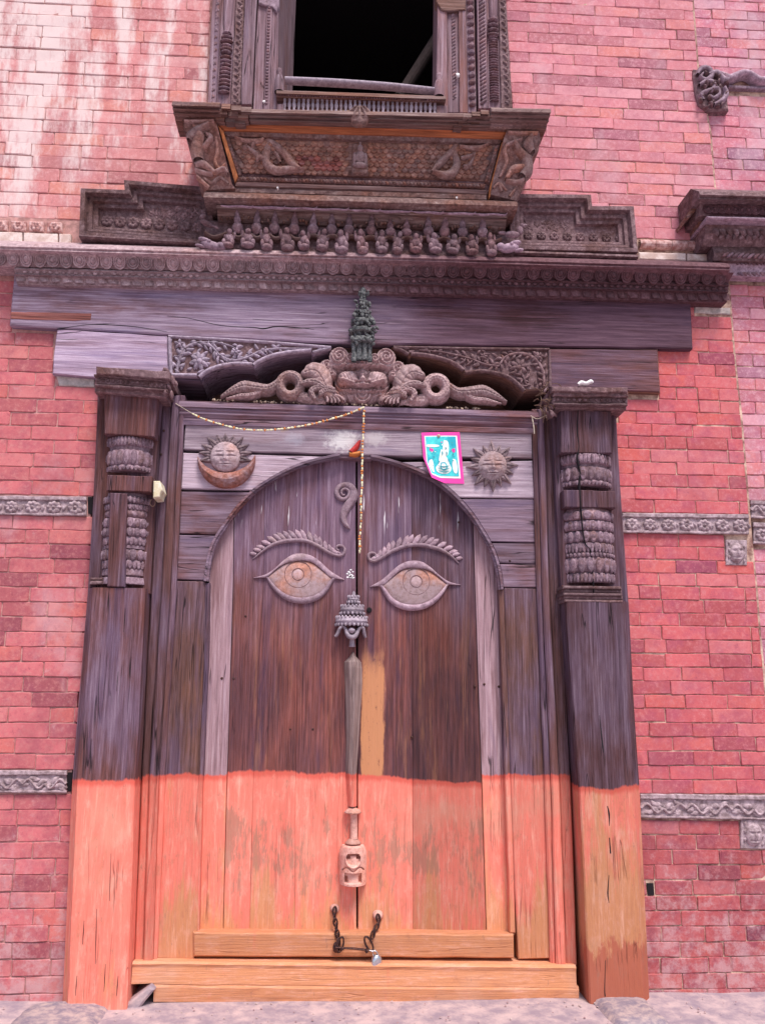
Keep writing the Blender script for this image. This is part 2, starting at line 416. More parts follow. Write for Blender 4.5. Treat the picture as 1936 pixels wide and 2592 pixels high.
Mt['facew'] = wood('pale face wood', 'N', grey=(.42, .32, .35), lite=(.58, .48, .52), mid=(.42, .25, .22), dark=(.22, .13, .13), gfac=(.28, .5), cracks=0, bumpk=.95, gain=0.8)
Mt['post'] = wood('pillar wood', 'Z', pbias=-.24, paint=(zat(250, 1976, .125),), wear=(.9, .3, .02), gain=0.62)
Mt['postr'] = wood('right pillar wood', 'Z', pbias=.05, redlow=zat(1550, 2400, .125), paint=(zat(1540, 1990, .125), -.0), wear=(zat(1550, 2400, .12), .16, .10), mid=(.15, .06, .06), gain=0.55)
Mt['jamb'] = wood('jamb wood', 'Z', pbias=-.30, paint=(zat(400, 1960, .02),), mid=(.17, .075, .065), gain=.72)
Mt['frame'] = wood('frame wood', 'Z', pbias=-.03, paint=(zat(430, 1960, 0),), mid=(.19, .088, .062), wear=(zat(450, 2200, 0), .2, .07), gain=0.66)
Mt['leaf'] = wood('left leaf planks', 'Z', pbias=-.07, paint=(Zleaf,), redden=(1.9, 2.5), wear=(zat(760, 2130, -.05), .32, .16), gfac=(.3, .55), drip=(zat(700, 1350, -.05), zat(700, 1200, -.05)), cracks=.35, gain=0.74)
Mt['leafr'] = wood('right leaf planks', 'Z', pbias=-.07, paint=(Zleafr, .06), redden=(1.9, 2.5), wear=(zat(1100, 2130, -.05), .30, .14), gfac=(.3, .55), drip=(zat(1100, 1360, -.05), zat(1100, 1230, -.05)), cracks=.35,
                   ornz=(P(912, 1800, -.05)[0], P(974, 1800, -.05)[0], 0, zat(940, 1660, -.05)), gain=0.66)
Mt['stile'] = wood('pale stile wood', 'Z', paint=(zat(560, 1958, -.05),), grey=(.37, .235, .265), lite=(.52, .39, .43), gfac=(.2, .45), gain=0.8)
Mt['rail'] = wood('painted rail', 'X', cracks=.35, paintk=.55, paint=(9,), mid=(.2, .1, .06), gain=0.8)
Mt['board'] = wood('horizontal frame board', 'X', grey=(.26, .18, .24), gfac=(.34, .56), gain=0.74)
Mt['topboard'] = wood('whitewashed frame board', 'X', gain=0.95, grey=(.40, .31, .37), lite=(.60, .51, .57), gfac=(.22, .48),
                      spots=[(P(868, 1115, 0)[0], P(868, 1115, 0)[2], .10, (.88, .84, .85), .98), (P(745, 1112, 0)[0], P(745, 1112, 0)[2], .06, (.6, .56, .66), .6),
                             (P(720, 1085, 0)[0], P(720, 1085, 0)[2], .03, (.62, .40, .24), .6), (P(950, 1105, 0)[0], P(965, 1112, 0)[2], .07, (.75, .68, .7), .7)])
Mt['beam'] = wood('weathered lintel', 'X', grey=(.34, .25, .34), lite=(.56, .47, .56), gfac=(.25, .5), cracks=1.0, xdark=(-.35, .5), gain=1.02)
Mt['beamd'] = wood('dark lintel', 'X', grey=(.20, .12, .18), lite=(.33, .24, .32), gfac=(.3, .6), cracks=.6, gain=0.66)
Mt['carve'] = wood('weathered carving', 'N', grey=(.27, .19, .235), lite=(.44, .34, .40), mid=(.17, .09, .085), gfac=(.3, .5), cracks=.2, gain=1.2)
Mt['carvel'] = wood('pale carving', 'N', grey=(.36, .29, .36), lite=(.54, .47, .55), mid=(.3, .2, .22), gfac=(.25, .45), cracks=.1, bumpk=.95, gain=0.9)
Mt['crest'] = wood('crest wood', 'N', grey=(.36, .245, .25), lite=(.54, .42, .43), mid=(.36, .20, .17), dark=(.16, .09, .09), gfac=(.3, .5), cracks=.25, bumpk=.95, gain=0.95)
Mt['carved'] = wood('dark carving', 'N', grey=(.165, .100, .110), lite=(.31, .22, .23), mid=(.105, .048, .04), gfac=(.3, .55), cracks=.2, gain=1.12)
Mt['sill'] = wood('brown sill wood', 'X', grey=(.19, .125, .12), lite=(.36, .27, .25), mid=(.15, .065, .042), gfac=(.35, .6), cracks=.6, gain=1.1)
Mt['orange'] = wood('rubbed orange wood', 'X', grey=(.30, .12, .07), lite=(.42, .2, .12), mid=(.40, .13, .045), dark=(.15, .045, .02), gfac=(.5, .75), gain=0.85)
Mt['orangev'] = wood('rubbed orange wood upright', 'Z', grey=(.45, .2, .1), lite=(.55, .3, .18), mid=(.47, .18, .06), dark=(.25, .08, .03), gfac=(.5, .75), gain=0.9)
Mt['splice'] = wood('reddish splice wood', 'X', grey=(.30, .14, .12), mid=(.34, .11, .08), gfac=(.4, .7), gain=.8)
Mt['splicev'] = wood('reddish upright wood', 'Z', grey=(.30, .17, .18), mid=(.30, .12, .09), gfac=(.35, .6), gain=.75)
Mt['win'] = wood('window frame wood', 'Z', mid=(.21, .095, .085), grey=(.245, .155, .185), lite=(.38, .29, .34), gfac=(.3, .55), gain=0.92)
Mt['soffit'] = wood('brown soffit wood', 'X', grey=(.15, .10, .10), lite=(.25, .17, .16), mid=(.17, .085, .06), gfac=(.4, .7), gain=1.15)
Mt['eye'] = wood('eye wood', 'N', grey=(.40, .275, .33), lite=(.54, .43, .49), mid=(.40, .29, .30), dark=(.3, .2, .2), gfac=(.3, .5), cracks=0, bumpk=.95, gain=0.82)
Mt['eyeball'] = wood('rubbed eyeball', 'N', grey=(.46, .33, .34), lite=(.50, .38, .42), mid=(.50, .24, .17), dark=(.42, .22, .18), gfac=(.38, .56), cracks=0, bumpk=.3, gain=.85)
Mt['moon'] = wood('crescent wood', 'N', grey=(.30, .19, .20), lite=(.42, .33, .37), mid=(.30, .11, .07), dark=(.12, .05, .04), gfac=(.42, .6), cracks=.2, bumpk=.95, gain=0.8)
Mt['orn'] = wood('pale ornament wood', 'N', grey=(.46, .38, .45), lite=(.62, .54, .60), mid=(.4, .3, .32), dark=(.3, .22, .24), gfac=(.3, .45), cracks=0, bumpk=.95, gain=0.66)
Mt['ornp'] = wood('pink ornament paint', 'N', grey=(.66, .36, .30), lite=(.76, .50, .44), mid=(.72, .32, .21), dark=(.6, .25, .18), gfac=(.3, .5), cracks=0, bumpk=.95, gain=.78)
Mt['staff'] = wood('staff wood', 'Z', grey=(.28, .20, .19), lite=(.42, .33, .32), mid=(.17, .10, .08), gfac=(.25, .5), cracks=.4, paint=(zat(890, 1960, -.02),), gain=0.8)

def t_mid(a, b): return tuple((x + y) / 2 for x, y in zip(a, b))
def brickmat(name, base, alt, pale, wash=None, sat=1):
    t = NT(name); p = t.pos; r = t.oi.outputs['Random']
    cb = t.N.new('ShaderNodeCombineXYZ')
    for i in range(3): t.L.new(t.math('MULTIPLY', r, 7.0), cb.inputs[i])
    va = t.N.new('ShaderNodeVectorMath'); t.L.new(p, va.inputs[0]); t.L.new(cb.outputs[0], va.inputs[1]); q = va.outputs[0]
    c = t.ramp(r, [(0, mul(alt, .72)), (.12, mul(base, .76)), (.38, base), (.62, mul(base, 1.10)), (.80, t_mid(base, pale)), (.93, (base[0] * 1.08, base[1] * 1.05, base[2] * .88))])
    n1 = t.noise(q, 9, 5, .65); n2 = t.noise(q, 45, 6, .7); n3 = t.noise(q, 220, 3, .6)
    c = t.mix(t.step(n1, .42, .68, 0, .55), c, alt)
    c = t.mix(t.step(n2, .45, .72, 0, .6), c, pale); c = t.mix(t.step(n2, .44, .28, 0, .55), c, mul(alt, .75)); c = t.mix(t.step(t.noise(q, 100, 5, .75), .54, .70, 0, .45), c, mul(pale, 1.15))
    c = t.mix(t.step(n3, .58, .75, 0, .35), c, mul(base, .5)); c = t.mix(t.step(t.noise(p, 2.6, 5, .65), .48, .68, 0, .5), c, mul(t_mid(alt, base), .82)); c = t.mix(t.step(t.noise(t.map(p, (1, 1, .6), (5, 3, 1)), 4.5, 5, .65), .52, .70, 0, .35 * sat), c, (.62, .42, .46))
    if wash == 'streak':
        s = t.sep(p)
        w1 = t.noise(t.map(p, (1, 1, .16)), 7.5, 6, .62); w2 = t.noise(t.map(p, (1, 1, .4)), 30, 5, .7)
        f = t.math('ADD', t.math('MULTIPLY', w1, .7), t.math('MULTIPLY', w2, .3))
        f = t.math('ADD', f, t.step(s[2], 2.9, 4.7, -.09, .06))
        f = t.math('ADD', f, t.step(s[0], -1.9, -.9, .06, -.05))
        c = t.mix(t.step(f, .47, .62, 0, .80), c, (.82, .70, .68))
    elif wash == 'dust':
        w1 = t.noise(t.map(p, (.8, 1, .5)), 5, 6, .65)
        c = t.mix(t.step(w1, .48, .70, 0, .55), c, (.62, .45, .50))
    elif wash == 'base':
        s = t.sep(p); w1 = t.noise(p, 12, 6, .75)
        f = t.math('ADD', w1, t.step(s[2], .1, .9, .10, -.06))
        c = t.mix(t.step(f, .50, .70, 0, .5), c, (.60, .42, .44))
    t.bump(t.math('ADD', t.math('MULTIPLY', n2, .7), t.math('MULTIPLY', n3, .5)), .55, .003)
    return t.out(c, .9, .2)
RED = (.58, .160, .175)
Mt['brickL'] = brickmat('left wall brick', (.62, .25, .25), (.50, .18, .20), (.76, .43, .42), 'streak')  # paler than below: haze at the top painted in, white streaks are real
Mt['brickLl'] = brickmat('lower left brick', RED, (.33, .085, .125), (.62, .27, .25), 'base')
Mt['brickR'] = brickmat('right wall brick', (.64, .235, .265), (.54, .20, .26), (.76, .42, .46), None)  # upper courses: brightness of sky light and haze put into the base colour
Mt['brickRm'] = brickmat('middle right brick', (.57, .125, .135), (.40, .095, .16), (.66, .26, .27), None, .35)
Mt['brickRl'] = brickmat('lower right brick', (.43, .095, .100), (.25, .065, .11), (.54, .21, .22), 'base', .3)
Mt['brickF'] = brickmat('far right brick', (.60, .20, .25), (.48, .22, .32), (.78, .50, .56), 'dust')
def plain(name, c, rough=.8, metal=0, var=.25, scale=40, bump=.3, c2=None):
    t = NT(name); n = t.noise(t.pos, scale, 6, .7)
    cc = t.mix(t.step(n, .35, .68), mul(c, 1 - var), c2 or mul(c, 1 + var)); t.bump(n, bump, .003)
    t.b.inputs['Metallic'].default_value = metal
    return t.out(cc, rough, .4)
Mt['mortar'] = plain('pale mortar', (.50, .27, .25), .95, 0, .3, 25, .6)
Mt['mortard'] = plain('dark joint mortar', (.34, .15, .13), .95, 0, .4, 14, .6, c2=(.74, .54, .42))
Mt['terra'] = plain('weathered terracotta carving', (.36, .25, .27), .9, 0, .35, 40, .6, c2=(.55, .42, .46))
Mt['terrap'] = plain('pink terracotta', (.55, .24, .22), .9, 0, .3, 40, .6, c2=(.72, .5, .48))
Mt['white_brick'] = plain('whitewashed brick', (.72, .52, .46), .9, 0, .2, 20, .5, c2=(.85, .72, .68))
Mt['cement'] = plain('grey cement patch', (.50, .44, .42), .95, 0, .25, 35, .7)
Mt['stone'] = plain('grey purple stone', (.34, .28, .36), .9, 0, .35, 22, .9, c2=(.50, .38, .36))
Mt['pave'] = plain('worn paving', (.42, .33, .40), .9, 0, .3, 10, .7, c2=(.55, .42, .42))
Mt['iron'] = plain('rusty iron', (.07, .045, .06), .6, .7, .5, 120, .5, c2=(.14, .06, .04))
Mt['steel'] = plain('dull steel', (.62, .62, .66), .25, .9, .15, 60, .1)
Mt['patina'] = plain('grey green patina', (.085, .10, .11), .8, .2, .5, 90, .8, c2=(.25, .25, .25))
Mt['thread'] = plain('cotton thread', (.7, .62, .5), .9)
Mt['beadw'] = plain('cream flower bead', (.85, .78, .52), .7)
Mt['beado'] = plain('orange flower bead', (.72, .25, .06), .7)
Mt['whitebit'] = plain('white plaster crumb', (.88, .86, .86), .8, 0, .05)
Mt['ivory'] = plain('cream painted block', (.76, .66, .42), .7, 0, .15, 30, .3, c2=(.85, .80, .66))
Mt['litter'] = plain('crushed petals and grit', (.55, .30, .34), .9, 0, .5, 9, .3, c2=(.60, .48, .44))
Mt['redw'] = plain('vermilion', (.50, .03, .03), .6, 0, .3, 60, .3)
Mt['pinkp'] = plain('magenta paper', (.88, .06, .40), .5, 0, .06, 20, .05)
Mt['cyanp'] = plain('cyan print', (.03, .62, .80), .45, 0, .3, 14, .05, c2=(.10, .85, .80))
Mt['tealp'] = plain('teal print', (.06, .33, .38), .45, 0, .2, 20, .05)
Mt['whitep'] = plain('white print', (.86, .92, .88), .45, 0, .06, 20, .05)
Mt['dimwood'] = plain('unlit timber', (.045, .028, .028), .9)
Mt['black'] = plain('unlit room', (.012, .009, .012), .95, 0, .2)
Mt['seed'] = plain('dried offerings', (.55, .42, .32), .9, 0, .3, 60)
Mt['grass'] = plain('dry straw', (.24, .15, .11), .9, 0, .3, 60)

# ================================================================== SETTING
GZ = float(P(900, 2532, .06)[2])
g = G(); g.add([(-60, 0.6, GZ - .10), (60, .6, GZ - .10), (60, -60, GZ - .10), (-60, -60, GZ - .10)], [(0, 3, 2, 1)])
obj('ground', g, Mt['pave'], kind='structure')
g = G(); prismw(g, [(-3, -.3), (3, -.3), (3, GZ - .004), (-3, GZ - .004)], .62, -.4, .012, .003, .2)
o = obj('door_step', g, Mt['pave'], kind='structure')
# dark room behind the window
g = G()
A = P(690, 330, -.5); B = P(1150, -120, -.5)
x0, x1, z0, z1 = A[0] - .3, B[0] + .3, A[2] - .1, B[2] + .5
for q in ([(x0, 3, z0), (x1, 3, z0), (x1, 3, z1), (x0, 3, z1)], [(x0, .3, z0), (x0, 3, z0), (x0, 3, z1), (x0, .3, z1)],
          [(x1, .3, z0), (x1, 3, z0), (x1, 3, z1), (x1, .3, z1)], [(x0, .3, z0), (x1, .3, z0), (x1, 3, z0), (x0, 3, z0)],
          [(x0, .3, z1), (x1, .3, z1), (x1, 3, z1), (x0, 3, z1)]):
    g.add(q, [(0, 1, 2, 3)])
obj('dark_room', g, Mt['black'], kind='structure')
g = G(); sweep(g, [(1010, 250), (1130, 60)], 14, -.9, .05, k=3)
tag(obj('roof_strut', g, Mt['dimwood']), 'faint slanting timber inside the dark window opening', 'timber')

# ------------------------------------------------------------------ brick walls
SEAM = [(1752, -80), (1755, 0), (1768, 170), (1800, 339), (1810, 466), (1840, 640), (1850, 770), (1859, 885), (1871, 1000), (1877, 1045), (1892, 1227), (1903, 1365), (1917, 1496), (1925, 1606), (1936, 1712), (1962, 2100), (1990, 2640)]
WINL = [(538, -80), (537, 0), (524, 252)]
blocks = [  # outlines the bricks stop against: pixels, depth
    ([(158, 2640), (160, 2530), (182, 2000), (198, 1800), (222, 1507), (250, 985), (1557, 1030), (1590, 1600), (1619, 2000), (1643, 2480), (1648, 2640)], .125, .006),
    ([(238, 926), (1590, 979), (1590, 1033), (238, 994)], .16, .004),
    ([(133, 830), (1665, 882), (1671, 996), (1400, 992), (242, 957), (133, 947)], .03, .004),
    ([(36, 690), (1747, 760), (1753, 883), (25, 824)], .04, .003),
    ([(-60, 614), (1852, 668), (1852, 766), (30, 716), (28, 703), (-60, 700)], .07, .002),
    ([(203, 480), (316, 482), (314, 458), (520, 476), (1316, 496), (1494, 494), (1497, 523), (1602, 523), (1612, 660), (203, 620)], .08, .005),
    ([(470, 300), (1360, 330), (1310, 520), (505, 490)], .1, -.06),
    ([(447, 257), (1379, 275), (1372, 330), (450, 300)], .2, -.04),
    ([(537, -90), (1278, -90), (1280, 0), (1299, 275), (524, 255)], .05, .008),
    # carved bands and tiles set into the brickwork
    ([(-60, 1252), (236, 1256), (232, 1306), (-60, 1303)], 0, .001), ([(-60, 1950), (186, 1946), (184, 2008), (-60, 2008)], 0, .001),
    ([(1572, 1297), (1896, 1300), (1900, 1352), (1575, 1350)], 0, .001), ([(1618, 2008), (1990, 2013), (1990, 2078), (1620, 2073)], 0, .001),
    ([(1834, 1364), (1893, 1366), (1895, 1433), (1836, 1431)], 0, .002), ([(1872, 2070), (1952, 2072), (1952, 2152), (1874, 2150)], 0, .002),
    ([(1636, 2232), (1656, 2234), (1657, 2270), (1638, 2268)], 0, .0),
    ([(138, 948), (240, 955), (240, 980), (146, 978)], 0, .001), ([(1760, 775), (1850, 778), (1850, 796), (1756, 792)], 0, .001),
]
blocksw = []
for poly, d, gap in blocks:
    blocksw.append(([(P(x, y, d)[0], P(x, y, d)[2]) for x, y in poly], gap))
def xspan(poly, z):
    xs = []
    for i in range(len(poly)):
        (xa, za), (xb, zb) = poly[i], poly[(i + 1) % len(poly)]
        if (za - z) * (zb - z) < 0: xs.append(xa + (xb - xa) * (z - za) / (zb - za))
    xs.sort(); return [(xs[i], xs[i + 1]) for i in range(0, len(xs) - 1, 2)]
def seam_x(z, d=0):
    pts = [(P(x, y, d)[2], P(x, y, d)[0]) for x, y in SEAM][::-1]
    return float(np.interp(z, [p[0] for p in pts], [p[1] for p in pts]))
def unit_brick(L, k, rough=.0015):
    g = G(); H = .06; D = .05; b = .0022
    def jt(): return rng.normal(0, rough)
    fr_ = (-.5, -.47, -.2, .15, .46, .5); out = [(L * f + jt() * .6, -H / 2 + (.0022 if abs(f) == .5 else 0) + jt() * .7) for f in fr_] + [(L * f + jt() * .6, H / 2 - (.0022 if abs(f) == .5 else 0) + jt() * .7) for f in fr_[::-1]]
    ins = inset(out, b + abs(jt()) * .6); n = 12
    for x, z in out: g.v.append(np.array([x, D, z]))
    for x, z in out: g.v.append(np.array([x, b, z]))
    for x, z in ins: g.v.append(np.array([x, jt() * .8, z]))
    for r in range(2):
        for i in range(n): j = (i + 1) % n; g.f.append((r * n + i, r * n + j, (r + 1) * n + j, (r + 1) * n + i))
    g.f += [(24 + i, 25 + i, 34 - i, 35 - i) for i in range(5)]
    me = mesh_of('brick', g); return me
BR = {}
def brick_mesh(matk, L):
    key = (matk, .2 if L > .13 else (.1 if L > .06 else .045), random.randrange(8))
    if key not in BR:
        me = unit_brick(key[1], key[2]); me.materials.append(Mt[matk]); BR[key] = me
    return BR[key], key[1]
nbr = {}
def lay(wall, x0f, x1f, segs, Ls, jx, jz, d=0.0):
    """segs: (z0, z1, rows, material, brick length, joint)"""
    odd = 0
    for z0, z1, n, mk, Ls, jt_ in segs:
        jx = jz = jt_
        pitch = (z1 - z0) / n
        for r in range(n):
            zc = z0 + (r + .5) * pitch; odd ^= 1
            spans = [(x0f(zc), x1f(zc))]
            for poly, gap in blocksw:
                for a, b in xspan(poly, zc):
                    a -= gap; b += gap; ns = []
                    for s, e in spans:
                        if b <= s or a >= e: ns.append((s, e)); continue
                        if a > s: ns.append((s, a))
                        if b < e: ns.append((b, e))
                    spans = ns
            for s, e in spans:
                if e - s < .018: continue
                x = s
                anchor = e if s < -.3 else s       # bond measured from the doorway
                first = Ls * (.5 if odd else 1) * random.uniform(.85, 1.08)
                cuts = [s]
                x = s + (((e - s - first) % Ls) if s < -.3 else first)
                while x < e - .03:
                    if x > cuts[-1] + .03: cuts.append(x)
                    L = Ls * random.choice([1, 1, 1, 1, .95, 1.05, 1.1, .9, .52 if random.random() < .5 else 1]); x += L
                cuts.append(e)
                for a, b in zip(cuts[:-1], cuts[1:]):
                    L = b - a - jx; 
                    if L < .012: continue
                    me, uL = brick_mesh(mk, L)
                    o = inst(me, 'brick', ((a + b) / 2, -d + random.gauss(0, .0011), zc + random.gauss(0, .0011)), wall,
                             (L / uL, 1, (pitch - jz + random.gauss(0, .0010)) / .06), (0, random.gauss(0, .004), random.gauss(0, .006)))
                    nbr[wall.name] = nbr.get(wall.name, 0) + 1
XL = -1.93
def z0(x, y): return float(P(x, y, 0)[2])
wl = thing('brick_wall', 'pink brick wall left of the doorway, streaked white near the top', 'wall', (-1.6, 0, 0))
wr = thing('brick_wall', 'red brick wall between the doorway and the joint at the right', 'wall', (1.5, 0, 0))
wf = thing('brick_wall', 'dusty pink brick wall beyond the upright joint at the far right edge', 'wall', (2.2, 0, 0))
def rows(a, b, p): return max(1, round((b - a) / p))
S = [(z0(80, 2560), z0(80, 2009), .178, 'brickLl'), (z0(80, 1948), z0(80, 1304), .20, 'brickLl'), (z0(80, 1252), z0(80, 712), .215, 'brickLl'), (z0(100, 552), z0(100, -50), .245, 'brickL')]
S = [(a, b, rows(a, b, .0657), m, l, .0026 if m == 'brickL' else .0034) for a, b, l, m in S]
lay(wl, lambda z: XL, lambda z: 0.0, S, .212, .0045, .0045)
S = [(z0(1700, 2545), z0(1700, 2075), .195, 'brickRl'), (z0(1700, 2010), z0(1700, 1351), .20, 'brickRm'), (z0(1700, 1299), z0(1700, 768), .205, 'brickRm'), (z0(1700, 606), z0(1700, -50), .24, 'brickR')]
S = [(a, b, rows(a, b, .0618), m, l or .2, .0028 if m == 'brickR' else .0034) for a, b, l, m in S]
lay(wr, lambda z: 0.0, lambda z: seam_x(z) - .006, S, .192, .0040, .0042)
S = [(z0(1930, 2560), z0(1930, 1388), 0, 'brickF'), (z0(1930, 1264), z0(1900, 716), 0, 'brickF'), (z0(1900, 480), z0(1900, 236), 0, 'brickF'), (z0(1900, 190), z0(1900, -50), 0, 'brickF')]
S = [(a, b, rows(a, b, .0618), m, l or .2, .0028 if m == 'brickR' else .0034) for a, b, l, m in S]
lay(wf, lambda z: seam_x(z) - .002, lambda z: 2.62, S, .195, .004, .0042, -.022)
def backing(w, poly, d, mat):
    g = G(); prism(g, poly, d, -.35, 0); obj('mortar_bed', g, Mt[mat], w)
backing(wl, [(-120, -90), (545, -90), (530, 270), (530, 690), (260, 760), (255, 960), (180, 2000), (160, 2640), (-120, 2640)], -.0050, 'mortar')
backing(wr, [(1272, -90), (1752, -90)] + SEAM[1:] + [(1640, 2640), (1610, 2000), (1545, 960), (1290, 700)], -.0052, 'mortard')
backing(wf, [(1748, -100), (2160, -100), (2160, 2660), (1985, 2660), (1950, 2100), (1925, 1712), (1915, 1606), (1900, 1496), (1890, 1365), (1870, 1100), (1840, 770), (1795, 339), (1750, 0)], -.028, 'mortard')
g = G(); prism(g, [(520, 262), (1300, 280), (1300, 890), (520, 870)], -.03, -.28, 0); obj('wall_core', g, Mt['mortard'], wr)

# rosette shared by the carved bands
def ros_h(t, th, n=8, H=.010):
    pet = (.5 + .5 * abs(math.cos(n * th / 2)))
    if t < .28: return H * (.9 + .5 * math.cos(t / .28 * PI / 2))
    return H * (.35 + .75 * math.sin((t - .28) / .72 * PI) * pet)
def rosette(name, mat, R, n=8, H=.010):
    return polar(name, Mt[mat], lambda th: R * (.82 + .18 * abs(math.cos(n * th / 2))), lambda t, th: ros_h(t, th, n, H), 7, 32)
ros_t = rosette('rosette', 'terra', .036, 8, .014)
leaf_t = G()
def leaf_mesh(name, mat, L=.04, W=.014, h=.010, bend=.25):
    g = G(); rowsv = []
    for i in range(8):
        t = i / 7; w = W * math.sin(PI * min(1, t * .92 + .06)) ** .8; cx = L * t; cz = bend * L * math.sin(PI * t) * .5; r = []
        for j in range(5):
            s = -1 + j / 2; hh = h * (1 - s * s) ** .5 * (.5 + .5 * math.sin(PI * t)) * (.72 if j == 2 else 1)
            r.append((cx, -hh if 0 < j < 4 else .003, cz - s * w * -1))
        rowsv.append(r)
    g.grid(rowsv); me = mesh_of(name, g, True); me.materials.append(Mt[mat]); return me
lf_t = leaf_mesh('leaf', 'terra')
def band(w, x0, x1, yt0, yt1, yb0, yb1, style, n, mat='terra', d=.008, label=None, R=None):
    g = G(); slab(g, x0, x1, yt0, yt1, yb0, yb1, d, -.03, .003, .0012, .05)
    g2 = G(); 
    b = obj('carved_band', g, Mt[mat], w, label=label)
    top = G(); slab(top, x0, x1, yt0, yt1, yt0 + (yb0 - yt0) * .20, yt1 + (yb1 - yt1) * .20, d + .012, d - .004, .003, .001, .04)
    obj('border', top, Mt[mat], b)
    bot = G(); slab(bot, x0, x1, yb0 - 6, yb1 - 6, yb0, yb1, d + .008, d - .004, .003, .001, .04)
    obj('border', bot, Mt[mat], b)
    for i in range(n):
        t = (i + .5) / n; x = x0 + (x1 - x0) * t; y = (yt0 + (yt1 - yt0) * t) * .42 + (yb0 + (yb1 - yb0) * t) * .58
        p = P(x, y, d)
        if style == 'rosette':
            s = random.uniform(.9, 1.08)
            inst(ros_t, 'rosette', p, b, (s, 1, s * .9), (0, random.uniform(0, .8), 0))
            inst(lf_t, 'leaf', P(x + (x1 - x0) / n * .42, y + 9, d), b, (.8, 1, .8), (0, random.uniform(-2.2, -1), 0))
            inst(lf_t, 'leaf', P(x + (x1 - x0) / n * .42, y - 4, d), b, (.6, 1, .6), (0, random.uniform(1, 2.2), 0))
        else:
            for k in range(5):
                an = random.uniform(-.9, .9) + (PI if k % 2 else 0)
                q = P(x + random.uniform(-.4, .4) * (x1 - x0) / n, y + random.uniform(-8, 8), d)
                inst(lf_t, 'leaf', q, b, (1.15, 1, 1.0), (0, an, 0))
            s = G(); ph = 1 if i % 2 else -1; w_ = (x1 - x0) / n
            sweep(s, [(x - w_ * .5, y), (x - w_ * .2, y + ph * 11), (x + w_ * .2, y - ph * 11), (x + w_ * .5, y)], 3.5, d, .012)
            obj('scroll_stem', s, Mt[mat], b)
    return b
band(wl, -50, 219, 1254, 1257, 1303, 1305, 'rosette', 5, label='band of round carved flowers')
band(wl, -50, 169, 1951, 1951, 2007, 2007, 'scroll', 4, label='band of scrolling leaves')
band(wr, 1575, 1895, 1298, 1302, 1348, 1352, 'rosette', 7)
band(wr, 1620, 1962, 2010, 2014, 2070, 2076, 'scroll', 6)
band(wf, 1900, 1990, 1266, 1270, 1310, 1314, 'scroll', 2, d=-.01)
band(wf, 1906, 1990, 1322, 1326, 1376, 1380, 'rosette', 2, d=-.01)
# small face tiles
def tileface(x, y, w, h):
    g = G(); slab(g, x - w / 2, x + w / 2, y - h / 2, y - h / 2 + 1, y + h / 2, y + h / 2 + 1, .006, -.03, .003, .001, .04)
    t = obj('face_tile', g, Mt['terra'], wr)
    def fn(X, Y):
        H = ell(X, Y, x, y + 2, w * .34, h * .40, .022) 
        H = np.where(H > 0, H + gau(X, Y, x, y + 2, 3, 8, .009) - gau(X, Y, x - 8, y - 4, 5, 3, .007) - gau(X, Y, x + 8, y - 4, 5, 3, .007)
                     - gau(X, Y, x, y + h * .22, 8, 2, .006) + gau(X, Y, x, y + h * .27, 7, 2.5, .004) + gau(X, Y, x, y - 9, 12, 2.5, .004), 0)
        return H
    g = G(); hf(g, x - w / 2, y - h / 2, x + w / 2, y + h / 2, 1.6, fn, .006); obj('face', g, Mt['terra'], t, True)
    for s in (-1, 1):
        for k in range(3):
            inst(lf_t, 'leaf', P(x + s * w * .36, y - h * .3 + k * h * .28, .006), t, (.5, 1, .5), (0, PI / 2 * s + .4, 0))
tileface(1863, 1398, 54, 64); tileface(1906, 2111, 64, 74)
# dentilled bricks and the whitewashed course under them
for k in range(6):
    x = 26 + 46 * k - 92
    g = G(); slab(g, x + 2, x + 40, 557 + .03 * x, 558 + .03 * x, 583 + .03 * x, 584 + .03 * x, .018, -.03, .004, .001, .03)
    if x + 40 < 200: 
        o = obj('dentil_brick', g, Mt['terrap'], wl); 
        inst(rosette('rosette', 'terrap', .026, 6, .010) if k == 0 else ROS_D, 'rosette', P(x + 21, 571 + .03 * x, .018), o)
        if k == 0: ROS_D = o.children[0].data
for a, b in ((-70, 58), (60, 148), (150, 182)):
    g = G(); slab(g, a, b - 2, 586 + .03 * a, 586 + .03 * b, 611 + .03 * a, 611 + .03 * b, .022, -.03, .005, .0015, .04); obj('whitewashed_brick', g, Mt['white_brick'], wl)
for k in range(5):
    a = 1616 + k * 40; b = a + 39
    g = G(); sweep(g, [(a, 620 + k), (b, 621 + k)], [11, 13, 11], .0, .03, k=4); obj('rounded_brick', g, Mt['terrap'], wr)
for a, b in ((1616, 1738), (1740, 1826)):
    g = G(); slab(g, a, b - 2, 637 + .028 * (a - 1616), 637 + .028 * (b - 1616), 656 + .03 * (a - 1616), 656 + .03 * (b - 1616), .03, -.03, .006, .0015, .04); obj('whitewashed_brick', g, Mt['white_brick'], wr)
for q_ in ([(1636, 2236), (1653, 2236), (1655, 2266), (1639, 2266)], [(223, 1258), (236, 1258), (234, 1302), (224, 1300)], [(170, 1955), (186, 1955), (184, 2004), (170, 2004)]):
    g = G(); prism(g, q_, .0005 if q_[0][0] > 1000 else -.001, -.02, 0); obj('black_gap_sheet', g, Mt['black'], wr if q_[0][0] > 1000 else wl)  # flat black sheets paint the shade inside a brick hole and two gaps
g = G(); prism(g, [(142, 948), (240, 957), (240, 979), (150, 976)], .004, -.03, .004, .002, .03); obj('cement_patch', g, Mt['cement'], wl)
g = G(); prism(g, [(1758, 776), (1848, 778), (1848, 796), (1756, 792)], .004, -.03, .004, .002, .03); obj('cement_patch', g, Mt['cement'], wr)

